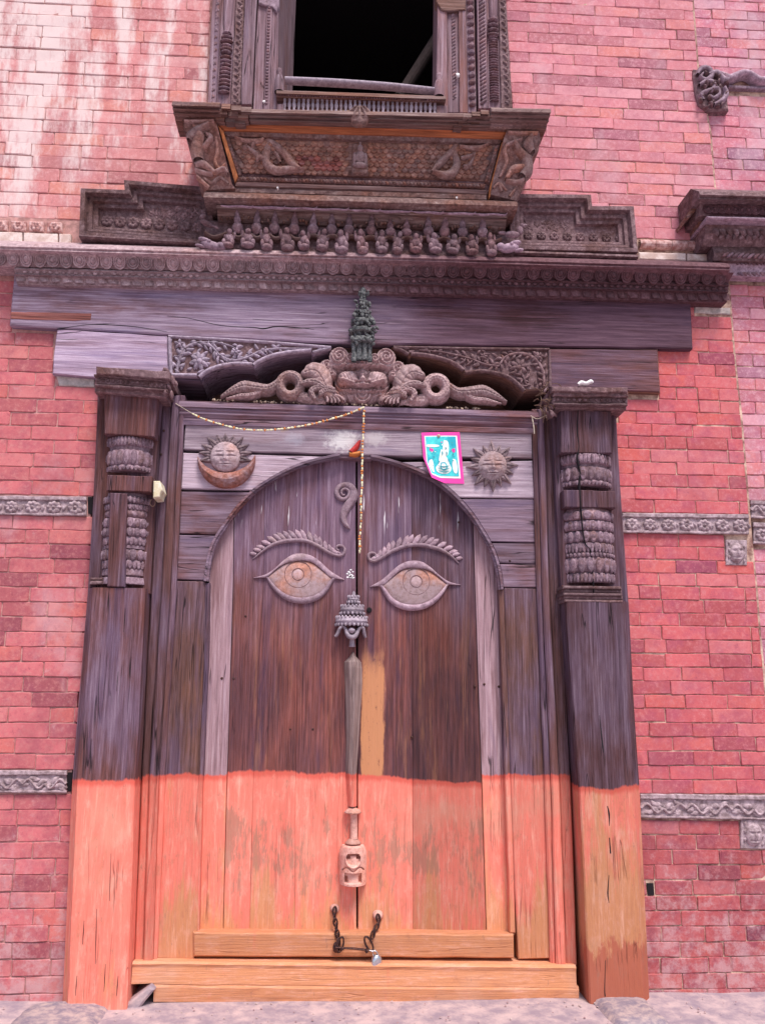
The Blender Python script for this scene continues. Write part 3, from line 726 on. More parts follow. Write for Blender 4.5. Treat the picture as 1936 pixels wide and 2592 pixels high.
# stones at the foot
def stone(x0, x1, h, df, label, sk):
    g = G(); a = P(x0, 2530, .12)[0]; b = P(x1, 2530, .12)[0]; z = GZ + h; rows_ = []
    nx, ny = 9, 7
    for i in range(ny + 1):
        r = []
        for k in range(nx + 1):
            u, v = k / nx, i / ny; e = min(u, 1 - u) * 6; f = min(1, (1 - v) * 5)
            edge = min(1, e) ** .5 * min(1, max(f, 0)) ** .5
            r.append((a + (b - a) * u + rng.normal(0, .003) + sk * v, -(.10 + (df - .10) * v) + rng.normal(0, .003), z - .045 * (1 - edge) + rng.normal(0, .002)))
        rows_.append(r)
    front = [(p[0], p[1] - .004, GZ - .05) for p in rows_[-1]]; g.grid(rows_ + [front])
    for col_ in (0, -1):
        sd_ = [r[col_] for r in rows_]; low = [(p[0], p[1], GZ - .05) for p in sd_]; g.grid([sd_, low] if col_ == -1 else [low, sd_])
    tag(obj('corner_stone', g, Mt['stone'], None, True), label, 'stone')
stone(52, 296, .022, .46, 'speckled grey and ochre stone block under the left pillar', -.02)
stone(1490, 1640, .022, .42, 'rounded grey stone block under the right pillar', .02)
g = G(); prism(g, [(296, 2560), (380, 2496), (392, 2506), (300, 2620)], .10, -.1, .008, .003, .05); tag(obj('edging_stone', g, Mt['pave']), 'low slanting stone between left pillar and threshold', 'stone')

g = G(); 
for k in range(420):
    x = random.uniform(-1.6, 2.0); y = -random.uniform(.07, .60); r = random.uniform(.0015, .006); n0 = len(g.v); a = random.uniform(0, 6)
    for q in range(5): g.v.append(np.array([x + r * math.cos(a + q * 1.26) * random.uniform(.6, 1.2), y + r * math.sin(a + q * 1.26), GZ + .001]))
    g.v.append(np.array([x, y, GZ + .001 + r * .7])); g.f += [(n0 + q, n0 + (q + 1) % 5, n0 + 5) for q in range(5)]
obj('step_litter', g, Mt['litter'], kind='stuff')
# ================================================================== DOOR FRAME
fr = thing('door_frame', 'painted timber door frame with arched boards around both leaves', 'door frame', (0, 0, GZ))
def fslab(name, poly, df, db, mat, parent=fr, bev=.004, rough=.0008, label=None):
    g = G(); prism(g, poly, df, db, bev, rough, .12); return obj(name, g, Mt[mat], parent, label=label)
# recess board and dark backing
g = G(); prism(g, [(380, 830), (1440, 860), (1440, 1100), (380, 1080)], -.32, -.36, 0); obj('recess_board', g, Mt['soffit'], fr)
g = G(); prism(g, [(300, 1050), (1480, 1090), (1500, 2530), (280, 2530)], -.16, -.3, 0); obj('backing_board', g, Mt['soffit'], fr)
# arch geometry in px
AL = [(863, 1161), (830, 1168), (774, 1182), (718, 1206), (679, 1229), (646, 1252), (607, 1293), (574, 1339), (556, 1366), (543, 1396), (535, 1436), (531, 1472)]
AR = [(936, 1164), (982, 1175), (1036, 1193), (1082, 1214), (1118, 1239), (1154, 1272), (1185, 1308), (1209, 1345), (1230, 1381), (1245, 1417), (1254, 1453), (1259, 1493)]
AL = [tuple(p) for p in crom(AL, 2)]; AR = [tuple(p) for p in crom(AR, 2)]
def offs(pts, c, k):
    out = []
    for i, p in enumerate(pts):
        a = np.array(pts[max(0, i - 1)]); b = np.array(pts[min(len(pts) - 1, i + 1)]); t = (b - a) / np.linalg.norm(b - a)
        n = np.array([-t[1], t[0]])
        if n @ (np.array(c) - np.array(p)) > 0: n = -n
        out.append(tuple(np.array(p) + n * k))
    return out
C0 = (900, 1500)
OL = offs(AL, C0, 13); OR = offs(AR, C0, 15)
def arc_between(pts, y0, y1):
    return [p for p in pts if y0 < p[1] < y1]
def xat(pts, y):
    ys = [p[1] for p in pts]; xs = [p[0] for p in pts]; return float(np.interp(y, ys, xs))
# left boards (each one a piece)
def lboard(yt, yb, mat, ltop, lbot, d=0.0, slant=(2, 3)):
    xt = xat(OL, yt); xb = xat(OL, yb)
    poly = [(ltop, yt - slant[0])] + ([(xt, yt)]) + arc_between(OL, yt + 2, yb - 2) + [(xb, yb), (lbot, yb - slant[1])]
    return fslab('board', poly, d, -.08, mat)
def rboard(yt, yb, mat, rtop, rbot, d=0.0, slant=(2, 3)):
    xt = xat(OR, yt); xb = xat(OR, yb)
    poly = [(xt, yt)] + [(rtop, yt + slant[0]), (rbot, yb + slant[1])] + [(xb, yb)] + arc_between(OR, yt + 2, yb - 2)[::-1]
    return fslab('board', poly, d, -.08, mat)
lboard(1156, 1241, 'topboard', 464, 459, .002, (10, 4)); lboard(1246, 1353, 'board', 459, 454, -.002); lboard(1356, 1469, 'board', 454, 447, .0)
rboard(1170, 1259, 'topboard', 1347, 1353, .002, (-4, 2)); rboard(1263, 1371, 'board', 1353, 1356, -.002, (1, 2)); rboard(1375, 1425, 'board', 1356, 1358, .0, (1, 2)); rboard(1428, 1486, 'board', 1358, 1359, .001, (1, 1))
# top whitewashed board
fslab('board', [(470, 1068), (1346, 1094), (1347, 1160), (858, 1150), (465, 1137)], .004, -.08, 'topboard', label='whitewash-smeared top board')
# upright boards beside the leaves
fslab('board', [(446, 1470), (519, 1472), (516, 1682), (508, 1863), (503, 2008), (500, 2360), (492, 2428), (398, 2426), (418, 1972), (432, 1700)], .0, -.1, 'frame')
fslab('edge_strip', [(518, 1475), (531, 1475), (527, 1682), (519, 1863), (512, 2008), (504, 2362), (492, 2362), (499, 2008), (507, 1863), (515, 1682)], -.006, -.1, 'frame')
fslab('board', [(1276, 1488), (1359, 1490), (1368, 1700), (1382, 2000), (1395, 2426), (1312, 2428), (1300, 2200), (1290, 1924), (1280, 1600)], .0, -.1, 'frame')
fslab('edge_strip', [(1262, 1492), (1276, 1490), (1281, 1600), (1291, 1924), (1301, 2200), (1304, 2362), (1290, 2362), (1287, 2200), (1276, 1924), (1266, 1600)], -.006, -.1, 'frame')
# arch rings: bevelled bands along the arch
def ring(inner, d0, mat, y0, y1):
    seg_ = [p for p in inner if y0 <= p[1] <= y1]
    if len(seg_) < 2: return
    c = C0; r1 = offs(seg_, c, 15); r2 = offs(seg_, c, 9); r3 = offs(seg_, c, 3); g = G()
    rowsr = []
    for a, b_, c_, e in zip(r1, r2, r3, seg_):
        rowsr.append([tuple(P(*a, -.02)), tuple(P(*a, .012)), tuple(P(*b_, .014)), tuple(P(*b_, .004)), tuple(P(*c_, .002)), tuple(P(*e, -.012)), tuple(P(*e, -.07))])
    if inner is AR: rowsr = rowsr[::-1]
    g.grid(rowsr[::-1]); obj('arch_ring', g, Mt[mat], fr)
for ys in ((1150, 1252), (1251, 1368), (1366, 1480)): ring(AL, 0, 'board', *ys)
for ys in ((1150, 1276), (1272, 1382), (1381, 1500)): ring(AR, 0, 'board', *ys)
fslab('arch_key', [(850, 1148), (940, 1153), (940, 1163), (862, 1160)], -.004, -.08, 'board')
# jambs: three upright mouldings each side
def jamb(xs_t, xs_m, xs_l, xs_b, ds, ys, mat, names):
    for i in range(len(ds)):
        poly = [(xs[i], y) for xs, y in zip((xs_t, xs_m, xs_l, xs_b), ys)] + [(xs[i + 1], y) for xs, y in list(zip((xs_t, xs_m, xs_l, xs_b), ys))[::-1]]
        fslab(names[i], poly, ds[i], -.12, mat, bev=.006)
jamb((413, 436, 456, 468), (382, 408, 430, 446), (360, 378, 402, 419), (340, 362, 386, 397), (.02, .034, .018), (1000, 1507, 1960, 2440), 'jamb', ['jamb', 'jamb_rib', 'jamb_rib'])
jamb((1346, 1360, 1376, 1397), (1360, 1374, 1392, 1421), (1378, 1395, 1415, 1444), (1393, 1408, 1432, 1460), (.018, .034, .02), (1035, 1530, 1975, 2444), 'jamb', ['jamb_rib', 'jamb_rib', 'jamb'])
# head rail
g = G(); moulding(g, 449, 1368, [(1013, 1041, -.10), (1015, 1043, .030), (1028, 1056, .034), (1031, 1059, .022), (1036, 1064, .026), (1040, 1068, .018), (1045, 1073, .022), (1058, 1084, .006), (1061, 1087, .016), (1074, 1098, .012)], db=-.24, dref=.03)
obj('head_rail', g, Mt['board'], fr)
# bottom rail, threshold
fslab('bottom_rail', [(489, 2360), (1300, 2366), (1301, 2426), (490, 2422)], .014, -.1, 'rail', bev=.006)
g = G(); moulding(g, 338, 1455, [(2430, 2440, .03), (2432, 2442, .055), (2440, 2450, .065), (2448, 2460, .060), (2490, 2500, .062)], db=-.2, dref=.05); obj('threshold', g, Mt['rail'], fr)
g = G(); moulding(g, 392, 1462, [(2490, 2496, .058), (2500, 2506, .064), (2520, 2524, .060), (2536, 2540, .055)], db=-.2, dref=.05); obj('threshold_foot', g, Mt['rail'], fr)

# ================================================================== DOOR LEAVES
DL = -.05
ll = thing('door_leaf', 'left door leaf bearing the curl mark and the left painted eye', 'door leaf', P(700, 2358, DL))
lr = thing('door_leaf', 'right door leaf with the orange smear beside the seam', 'door leaf', P(1090, 2358, DL))
def plank(xs, ys, nx, ny, parent, mat, top, d=DL, name='plank'):
    """xs: left edge, nx: right edge at given ys (bottom part); top: list of px of the arched head from right to left or []"""
    poly = [(x, y) for x, y in zip(xs, ys)] + [(x, y) for x, y in list(zip(nx, ys))[::-1]] + top
    g = G(); prism(g, poly, d, -.1, .0022, .0004, .2); return obj(name, g, Mt[mat], parent)
yb = (1480, 1700, 2008, 2368)
SL = (591, 583, 572, 563)       # stile / plank joints, from the photo
def arch_y(x, side):
    A_ = AL if side < 0 else AR; xs = [p[0] for p in A_]; ys = [p[1] for p in A_]
    o = np.argsort(xs); return float(np.interp(x, np.array(xs)[o], np.array(ys)[o])) - 8
def headpts(xa, xb, side, n=8):
    return [(x, arch_y(x, side)) for x in np.linspace(xa, xb, n)]
def leaf_planks(bounds, parent, side, mats):
    # bounds: list of x tuples at (top, yb...)
    for i in range(len(bounds) - 1):
        a, b = bounds[i], bounds[i + 1]
        top = headpts(a[0], b[0], side)
        poly = [(a[0], top[0][1])] + [(x, y) for x, y in zip(a[1:], yb)] + [(x, y) for x, y in list(zip(b[1:], yb))[::-1]] + top[::-1][:-1]
        g = G(); prism(g, poly, DL + mats[i][1], -.11, .0022, .0004, .25); obj(mats[i][2], g, Mt[mats[i][0]], parent)
leaf_planks([(534, 528, 514, 506, 500), (592, 590, 583, 573, 564)], ll, -1, [('stile', .0, 'stile')])
leaf_planks([(593.5, 591.5, 584.5, 574.5, 565.5), (670, 668, 655, 640, 632), (762, 757, 752, 748, 746), (900, 900.5, 901, 901.5, 902)], ll, -1, [('leaf', .002, 'plank'), ('leaf', .003, 'plank'), ('leaf', .002, 'plank')])
leaf_planks([(905, 905.5, 906, 906, 906.5), (1042, 1042, 1043, 1044, 1045), (1196, 1200.5, 1208, 1219, 1230)], lr, 1, [('leafr', -.004, 'plank'), ('leafr', -.003, 'plank')])
leaf_planks([(1198, 1202.5, 1210, 1221, 1232), (1266, 1268, 1278, 1292, 1306)], lr, 1, [('stile', .0, 'stile')])
# nail heads
nl = blobs('nail_head', Mt['iron'], [(0, 0, 0, .006, .004, .006)], 8)
for x, y, pr in ((562, 1717, ll), (592, 1718, ll), (1202, 1737, lr), (1225, 1732, lr), (1262, 1738, lr), (735, 1846, ll), (792, 1846, ll), (1042, 1866, lr), (622, 1560, ll), (1161, 1322, lr)):
    inst(nl, 'nail_head', P(x, y, DL + .001), pr)
for x, y in ((444, 1106), (408, 1150), (415, 1090), (405, 1718), (1386, 1640), (1368, 1200), (1385, 1560), (1290, 1420)):
    inst(nl, 'nail_head', P(x, y, .024), fr)
g = G(); lathe(g, 934.5, DL, [(1543, 1), (1543, 1)], 4) if False else None
holeg = polar('bolt_hole', Mt['black'], lambda th: .0125, lambda t, th: -.0, 2, 16); inst(holeg, 'bolt_hole', P(934.5, 1544, DL + .002), lr)

# ---- eyes
UP = [(-1, -.02), (-.73, -.09), (-.53, -.22), (-.34, -.39), (-.14, -.52), (.075, -.545), (.29, -.49), (.49, -.35), (.71, -.15), (1, .02)]
LI = [(-.72, -.03), (-.58, -.13), (-.43, -.25), (-.24, -.35), (.05, -.39), (.29, -.35), (.49, -.2), (.68, -.03)]
LO = [(-.70, -.03), (-.58, .14), (-.41, .31), (-.19, .43), (.075, .47), (.34, .42), (.54, .29), (.68, .09), (.76, 0)]
def eye(cx, cy, sx, parent, d, label):
    s = 115
    T = lambda pts: [(cx + p[0] * s * sx, cy + p[1] * s) for p in pts]
    e = None
    ballp = [(-.70, -.03)] + LI[1:-1] + [(.72, 0)] + LO[1:-1][::-1]
    poly = T([tuple(p) for p in crom(ballp + [ballp[0]], 3)][:-1])
    # eyeball domed by insets
    g = G(); w = [(P(x, y, d)[0], P(x, y, d)[2]) for x, y in poly]
    if area2(w) < 0: w = w[::-1]
    c = np.mean(w, 0); rowsr = []
    for k, (f, hh) in enumerate(((1.0, -.004), (1.0, .006), (.94, .013), (.8, .0165), (.5, .0180), (.25, .0185), (.02, .0187))):
        rowsr.append([(c[0] + (x - c[0]) * f, -d - hh, c[1] + (z - c[1]) * f) for x, z in w])
    g.grid(rowsr, closed=True)
    e = obj('eyeball', g, Mt['eyeball'], parent, True, label=label)
    xo = cx - .02 * s * sx; yo = cy - .10 * s
    ir = G()
    for rr, ww in ((34, 1.1), (15, 1.1)):
        pts = [(xo + rr * math.cos(a), yo + rr * math.sin(a)) for a in np.linspace(0, 2 * PI, 33)]
        sweep(ir, pts, ww * .8, d + .0165 + (.0018 if rr < 20 else .0004), .0022, smooth=False, ns=4)
    obj('iris_ring', ir, Mt['carved'], e, True)
    pu = G(); hf(pu, xo - 14, yo - 14, xo + 14, yo + 14, 1.5, lambda X, Y: ell(X, Y, xo, yo, 13, 13, .004) + .0005 * (ell(X, Y, xo, yo, 13, 13, 1) > 0), d + .0165); obj('pupil', pu, Mt['eyeball'], e, True)
    # lids: ribbons between curves
    u1 = crom(T(UP), 5); li = crom(T([(-1, -.015)] + LI + [(.85, .01), (1, .025)]), 5)
    g = G(); n = 48; rowsr = []
    A_ = np.array(u1); B_ = np.array(li)
    for k in range(n + 1):
        t = k / n; a = A_[min(len(A_) - 1, int(t * (len(A_) - 1)))] * (1 - (t * (len(A_) - 1)) % 1) + A_[min(len(A_) - 1, int(t * (len(A_) - 1)) + 1)] * ((t * (len(A_) - 1)) % 1)
        xs_ = B_[:, 0] * (1 if sx > 0 else -1); b = np.array([a[0] + 0, np.interp(a[0] * (1 if sx > 0 else -1), xs_, B_[:, 1])])
        h = .020 * math.sin(PI * t) ** .5 + .004; r = []
        for f, q in ((0, -.1), (0, .7), (.12, .95), (.5, 1.0), (.85, .95), (1, .75), (1, .2)):
            pt = a + (b - a) * f; w_ = P(pt[0], pt[1], d); r.append((w_[0], w_[1] - h * q, w_[2]))
        rowsr.append(r)
    g.grid(rowsr if sx < 0 else rowsr[::-1]); obj('upper_lid', g, Mt['eye'], e, True)
    g = G(); sweep(g, T([(-.80, -.04)] + LO + [(.86, -.01)]), [1.5, 4, 6.5, 8.5, 9.5, 8.5, 6.5, 4, 1.5], d, [.008, .014, .017, .018, .018, .018, .017, .014, .006], ns=6, skirt=.006); obj('lower_lid', g, Mt['eye'], e, True)
    return e
eye(757, 1465, 1, ll, DL + .002, 'left eye')
eye(1051, 1483, -1, lr, DL - .003, 'right eye')
def brow(pts, parent, d, n, flip, label):
    g = G(); c = crom(pts, 6); sweep(g, pts, [1.2, 3, 4.8, 5.4, 5.4, 5.2, 4.8, 4.2, 4, 4, 3.6, 3.2, 3, 2.6], d, [.006, .013, .017, .017, .017, .016, .015, .015, .015, .015, .014, .012, .010], k=6, skirt=.006)
    b = obj('eyebrow', g, Mt['eye'], parent, True, label=label)
    m = int(len(c) * .66)
    for k in range(n):
        t = (k + .5) / n; i = int(2 + t * (m - 4)); p = c[i]; q = c[i + 1]; tx, ty = q - p; L = math.hypot(tx, ty); tx /= L; ty /= L
        s = math.sin(PI * (t * .86 + .10)); ln = 10 + 20 * s; wd = 3.4 + 3.8 * s
        nx, ny = (ty, -tx) if flip > 0 else (-ty, tx)
        if ny > 0: nx, ny = -nx, -ny
        ax, ay = nx * .75 - tx * .66, ny * .75 - ty * .66
        hg = G(); sx_, sy_ = p[0] + nx * 3, p[1] + ny * 3
        sweep(hg, [(sx_, sy_), (sx_ + ax * ln * .5 - tx * 2, sy_ + ay * ln * .5 - 1), (sx_ + ax * ln, sy_ + ay * ln)], [wd * .7, wd, wd * .9, .6], d, [.011, .014, .011, .004], k=4, ns=5, skirt=.005)
        obj('brow_hair', hg, Mt['eye'], b, True)
q3 = lambda L, ox, oy, s: [(ox + x / s, oy + y / s) for x, y in L]
brow(q3([(720, 1275), (800, 1210), (900, 1145), (1000, 1115), (1100, 1105), (1200, 1110), (1300, 1150), (1400, 1210), (1480, 1243), (1535, 1235), (1552, 1190), (1530, 1158), (1492, 1155), (1478, 1182), (1500, 1200)], 440, 1060, 3.591), ll, DL + .002, 19, 1, 'left eyebrow')
brow(q3([(860, 1208), (800, 1150), (720, 1100), (600, 1065), (500, 1055), (400, 1070), (300, 1110), (220, 1160), (160, 1190), (115, 1175), (108, 1140), (130, 1123), (162, 1130), (167, 1152), (147, 1158)], 900, 1060, 3.304), lr, DL - .003, 19, -1, 'right eyebrow')
# curl between the brows
g = G(); sweep(g, [(873, 1252), (868, 1254), (864, 1249), (866, 1241), (875, 1238), (883, 1245), (881, 1257), (871, 1264), (858, 1260), (852, 1247), (857, 1234), (870, 1228), (886, 1231), (895, 1246), (893, 1262), (882, 1278), (874, 1292), (869, 1308), (872, 1323), (880, 1334), (886, 1339)],
                 [2, 3, 3, 3.5, 4, 4, 4.5, 5, 6, 6, 6.5, 7, 8.5, 10.5, 11.5, 11.5, 10.5, 9, 7, 4, 1], DL + .002, [.008] + [.016] * 10 + [.02] * 8 + [.008], k=5)
obj('curl_mark', g, Mt['eye'], ll, True)
# white smear between eyes
g = G(); smear = []
for k in range(16):
    x = 878 + random.uniform(0, 20); y = 1442 + random.uniform(0, 24)
    m = G(); prism(m, [(x + random.uniform(1.5, 4.5) * math.cos(a), y + random.uniform(1, 3) * math.sin(a)) for a in np.linspace(0, 2 * PI, 8)[:-1]], DL + .0032, DL + .001, 0); g.add(m.v, m.f)
obj('white_smear', g, Mt['whitebit'], ll)

# ================================================================== PILLARS
def post(label, rows_low, rows_up, side, mat):
    """side=-1 left pillar (inner side on the right)"""
    t = thing('carved_pillar', label, 'pillar', P(rows_low[-1][1] + (90 if side < 0 else -90), rows_low[-1][0], .06))
    # rows: (y, outer edge px, front outer arris px, front inner arris px)
    def body(rows_, dfront, name, dout=.07, back=-.14, mat_=mat):
        g = G(); rr = []
        for y, xo, xa, xi in rows_:
            A = P(xo, y, dout); B = P(xa, y, dfront); Cc = P(xi, y, dfront); z = A[2]; j = lambda: rng.normal(0, .0007)
            ch = .006 * (1 if side < 0 else -1)
            rr.append([(A[0], .0, z), (A[0], -dout, z), (B[0] + j(), -dfront + j(), z), ((B[0] + Cc[0]) / 2, -dfront - .001 + j(), z), (Cc[0] - ch + j(), -dfront + j(), z), (Cc[0] + j(), -dfront + .006, z), (Cc[0], -back, z)])
        if side < 0: rr = rr[::-1]
        g.grid(rr)
        b = len(g.v); m = len(rr[0])
        g.v += [np.array(p) for p in rr[0]]; g.f.append(tuple(b + i for i in range(m)))
        b = len(g.v); g.v += [np.array(p) for p in rr[-1]]; g.f.append(tuple(b + i for i in range(m))[::-1])
        return obj(name, g, Mt[mat_], t)
    def dens(rows_, n=10):
        ys = np.linspace(rows_[0][0], rows_[-1][0], n); a = np.array(rows_, float)
        return [(y, *(float(np.interp(y, a[:, 0], a[:, k])) for k in (1, 2, 3))) for y in ys]
    body(dens(rows_low), .125, 'shaft'); 
    body(dens(rows_up, 6), .062, 'back_plank', dout=.055)
    return t
pl = post('weathered left pillar with a plain repair strip over its carved rings', [(1490, 224, 238, 368), (1800, 198, 212, 352), (2000, 182, 196, 341), (2300, 170, 184, 331), (2560, 158, 172, 321)],
          [(940, 250, 256, 408), (1100, 245, 251, 402), (1300, 235, 241, 390), (1500, 223, 229, 380)], -1, 'post')
pr = post('darker right pillar split down its middle with filled crack', [(1524, 1590, 1576, 1432), (1800, 1604, 1590, 1450), (2000, 1618, 1603, 1466), (2300, 1632, 1617, 1481), (2560, 1644, 1629, 1493)],
          [(990, 1556, 1550, 1398), (1150, 1563, 1557, 1402), (1350, 1577, 1571, 1412), (1530, 1590, 1584, 1424)], 1, 'postr')
def tblock(parent, poly, df, label=None, mat='post', name='square_block', back=-.1):
    g = G(); prism(g, poly, df, back, .004, .0008, .06); return obj(name, g, Mt[mat], parent, label=label)
# left upper blocks
tblock(pl, [(264, 985), (402, 1004), (392, 1106), (264, 1098)], .13)
tblock(pl, [(273, 1202), (385, 1205), (383, 1246), (270, 1242)], .13)
tblock(pr, [(1418, 1036), (1547, 1040), (1549, 1147), (1418, 1146)], .13, mat='postr')
tblock(pr, [(1426, 1240), (1556, 1243), (1558, 1286), (1428, 1284)], .13, mat='postr')
# turned rings: profile between y0,y1 with bulges; each ring one mesh
PET = {}
def ringset(parent, items, cxf, dc, mat):
    for (y0, y1, r0, r1, n, amp, kind_) in items:
        g = G(); pr_ = []; m = 9
        for k in range(m + 1):
            t = k / m; y = y0 + (y1 - y0) * t
            if kind_ == 'b': r = r0 + (r1 - r0) * t + 5.0 * math.sin(PI * t)
            elif kind_ == 'c': r = r0 + (r1 - r0) * t + 1.0
            elif kind_ == 'p': r = r0 + (r1 - r0) * t + 7 * math.sin(PI * t) ** .7
            else: r = r0 + (r1 - r0) * t
            pr_.append((y, r))
        pr_ = [(y0, r0 * .6)] + pr_ + [(y1, r1 * .6)]
        def mod(th, q, n=n, amp=amp, y0=y0, y1=y1):
            t = (q[0] - y0) / (y1 - y0)
            if n == 0: return 1
            return 1 + amp * (abs(math.sin(th * n / 2)) ** .55 - .5) * math.sin(PI * min(1, max(0, t * .9 + .08)))
        lathe(g, cxf, dc, pr_, seg=96 if n else 40, mod=mod); ro = obj('carved_ring', g, Mt[mat], parent, True)
        if n:
            hh = (y1 - y0) * .0019 * .46; ym = (y0 + y1) / 2; cxv = cxf(ym); c0 = P(cxv, ym, dc); sm = mpp(cxv, ym, dc); ww = PI * 60 * sm * 2 / n * .5
            key = (mat, 'pet' if kind_ == 'p' else 'dot'); 
            if key not in PET:
                PET[key] = polar('ring_petal', Mt['ringw'], (lambda th: (1.0 if math.sin(th) > -.2 else 1.0 + .25 * abs(math.sin(th)) ** 3)), (lambda t_, th: .35 * (1 - t_ ** 2) + .14 * math.exp(-((t_ - .8) / .13) ** 2)), 5, 14)
            rm = (r0 + r1) / 2 + (5.5 if kind_ == 'p' else 3.5)
            for k_ in range(n):
                th = 2 * PI * (k_ + .5) / n
                if math.sin(th) > .25: continue
                inst(PET[key], 'ring_petal', (c0[0] + rm * sm * math.cos(th), c0[1] + rm * sm * math.sin(th), c0[2]), ro, (ww * .92, .028 if kind_ == 'p' else .020, hh * .95), (0, 0, th + PI / 2))
cl = lambda y: 336 - (y - 1150) * .055
dcl = .004
ringset(pl, [(1102, 1122, 56, 60, 0, 0, 's'), (1118, 1143, 58, 61, 44, .05, 'b'), (1142, 1152, 60, 58, 0, 0, 's'), (1150, 1190, 56, 58, 22, .13, 'p'), (1190, 1204, 60, 54, 40, .06, 'b')], cl, dcl, 'ringw')
ringset(pl, [(1246, 1268, 54, 60, 0, 0, 's'), (1266, 1284, 60, 62, 40, .05, 'b'), (1284, 1300, 56, 57, 40, .05, 'b'), (1299, 1318, 57, 58, 0, 0, 'b'), (1318, 1344, 55, 58, 22, .13, 'p'), (1343, 1366, 56, 60, 22, .12, 'p'),
              (1366, 1388, 60, 55, 34, .07, 'b'), (1388, 1396, 60, 60, 0, 0, 'c'), (1396, 1424, 55, 57, 20, .13, 'p'), (1424, 1446, 58, 56, 34, .07, 'b'), (1446, 1462, 60, 62, 0, 0, 's'), (1462, 1468, 55, 56, 0, 0, 's'), (1467, 1484, 62, 65, 0, 0, 's')], cl, dcl, 'ringw')
crr = lambda y: 1472 + (y - 1160) * .045
ringset(pr, [(1146, 1166, 58, 62, 0, 0, 's'), (1162, 1188, 62, 66, 44, .05, 'b'), (1187, 1197, 62, 60, 0, 0, 's'), (1194, 1230, 60, 62, 22, .13, 'p'), (1229, 1242, 64, 60, 44, .05, 'b')], crr, dcl, 'ringw')
ringset(pr, [(1286, 1306, 56, 64, 0, 0, 's'), (1303, 1326, 62, 66, 16, .03, 'b'), (1327, 1352, 62, 64, 30, .08, 'b'), (1352, 1382, 58, 61, 22, .13, 'p'), (1383, 1408, 64, 60, 44, .07, 'b'), (1407, 1418, 63, 63, 40, .03, 'c'),
              (1417, 1456, 62, 59, 20, .12, 'p'), (1456, 1480, 60, 62, 44, .06, 'b')], crr, dcl, 'ringw')
for k, (y, h, dd) in enumerate(((1482, 8, .13), (1490, 10, .118), (1500, 7, .136), (1507, 9, .12), (1517, 7, .128))):
    tblock(pr, [(1424 + k, y), (1572 + k, y + 2), (1573 + k, y + 2 + h), (1424 + k, y + h)], dd, mat='carved', name='base_fillet')
for k, (y, h, dd) in enumerate(((1462, 7, .118), (1470, 9, .126))):
    tblock(pl, [(229 - k, y), (262 - k, y), (261 - k, y + h), (228 - k, y + h)], dd - .03, mat='carved', name='base_fillet')
# repair strip on left pillar
tblock(pl, [(279, 1247), (322, 1249), (316, 1486), (272, 1484)], .134, label='plain repair strip', mat='post', name='repair_strip')
# crack fill on the right pillar
g = G(); sweep(g, [(1461, 1040), (1459, 1090), (1463, 1130), (1460, 1160), (1467, 1200), (1465, 1230), (1470, 1300), (1478, 1370), (1494, 1400), (1500, 1470), (1502, 1510)], [2, 3.2, 1.6, 2.8, 1.8, 2.8, 1.6, .8, .9, 1.6, .8], [.122, .122, .122, .126, .122, .122, .127, .126, .124, .122, .118], .010, k=6, ns=3)
obj('split', g, Mt['black'], pr)
g = G()
sweep(g, [(1516, 1810), (1520, 1850), (1524, 1890), (1526, 1905)], [1, 2.5, 3.5, 1], .1225, .004, k=6, ns=3)
sweep(g, [(1536, 2040), (1540, 2060), (1541, 2090)], [2, 4, 1], .1225, .004, k=5, ns=3); sweep(g, [(1541, 2120), (1544, 2160)], [2, 3], .1225, .004, k=4, ns=3)
sweep(g, [(1540, 2215), (1537, 2260), (1540, 2285)], [1, 3, 1], .1225, .004, k=5, ns=3); sweep(g, [(1531, 2430), (1529, 2500), (1530, 2522)], [1, 2, 3], .1225, .004, k=5, ns=3)
obj('split', g, Mt['black'], pr)
g = G()
for k in range(16):
    y = 1893 + k * 9.5; sweep(g, [(1527 + k * .8, y), (1528 + k * .8, y + 7)], [1.4, 2.0], .1225, .003, k=2, ns=3)
obj('split_filler', g, Mt['seed'], pr)
g = G()
for (x, y, L_) in ((232, 1870, 90), (318, 1540, 60), (300, 1700, 50), (282, 2160, 120), (246, 2300, 140), (268, 2440, 70), (300, 2470, 50), (196, 2470, 50), (214, 2330, 60)):
    sweep(g, [(x, y), (x - 2, y + L_ * .5), (x - 4, y + L_)], [.5, 1.3, .5], .1245, .0025, k=4, ns=3)
obj('split', g, Mt['black'], pl)
# capitals
def capital(parent, x0, x1, ys, slope, mat='carved'):
    Y = lambda y, x: y + slope * (x - x0)
    c = None
    for nm, ya, yb_, dd, e0, e1 in ys:
        g = G(); a, b = x0 + e0, x1 + e1
        prism(g, [(a, Y(ya, a)), (b, Y(ya, b)), (b, Y(yb_, b)), (a, Y(yb_, a))], dd, -.12, .004, .0016, .03)
        if c is None: c = obj('capital', g, Mt[mat], parent)
        else: obj(nm, g, Mt[mat], c)
    return c, Y
cp, Y = capital(pl, 238, 425, [('abacus', 926, 946, .215, 6, 6), ('fillet', 946, 951, .20, 0, 2), ('bead_band', 952, 970, .178, 4, -2), ('fillet', 970, 976, .192, 2, 0), ('fillet', 977, 992, .16, 2, -4)], .075)
bead = blobs('bead', Mt['carved'], [(0, 0, 0, .0085, .006, .0085)], 8)
for k in range(14):
    x = 250 + k * 12.4; inst(bead, 'bead', P(x, Y(961, x), .179), cp)
cp2, Y2 = capital(pr, 1398, 1590, [('abacus', 978, 991, .215, -2, -2), ('fillet', 991, 1002, .20, 2, 0), ('bead_band', 1003, 1019, .178, 4, -2), ('fillet', 1019, 1024, .192, 2, -2), ('fillet', 1024, 1034, .16, 6, -5)], .012)
for k in range(13):
    x = 1410 + k * 14; inst(bead, 'bead', P(x, Y2(1011, x), .179), cp2)
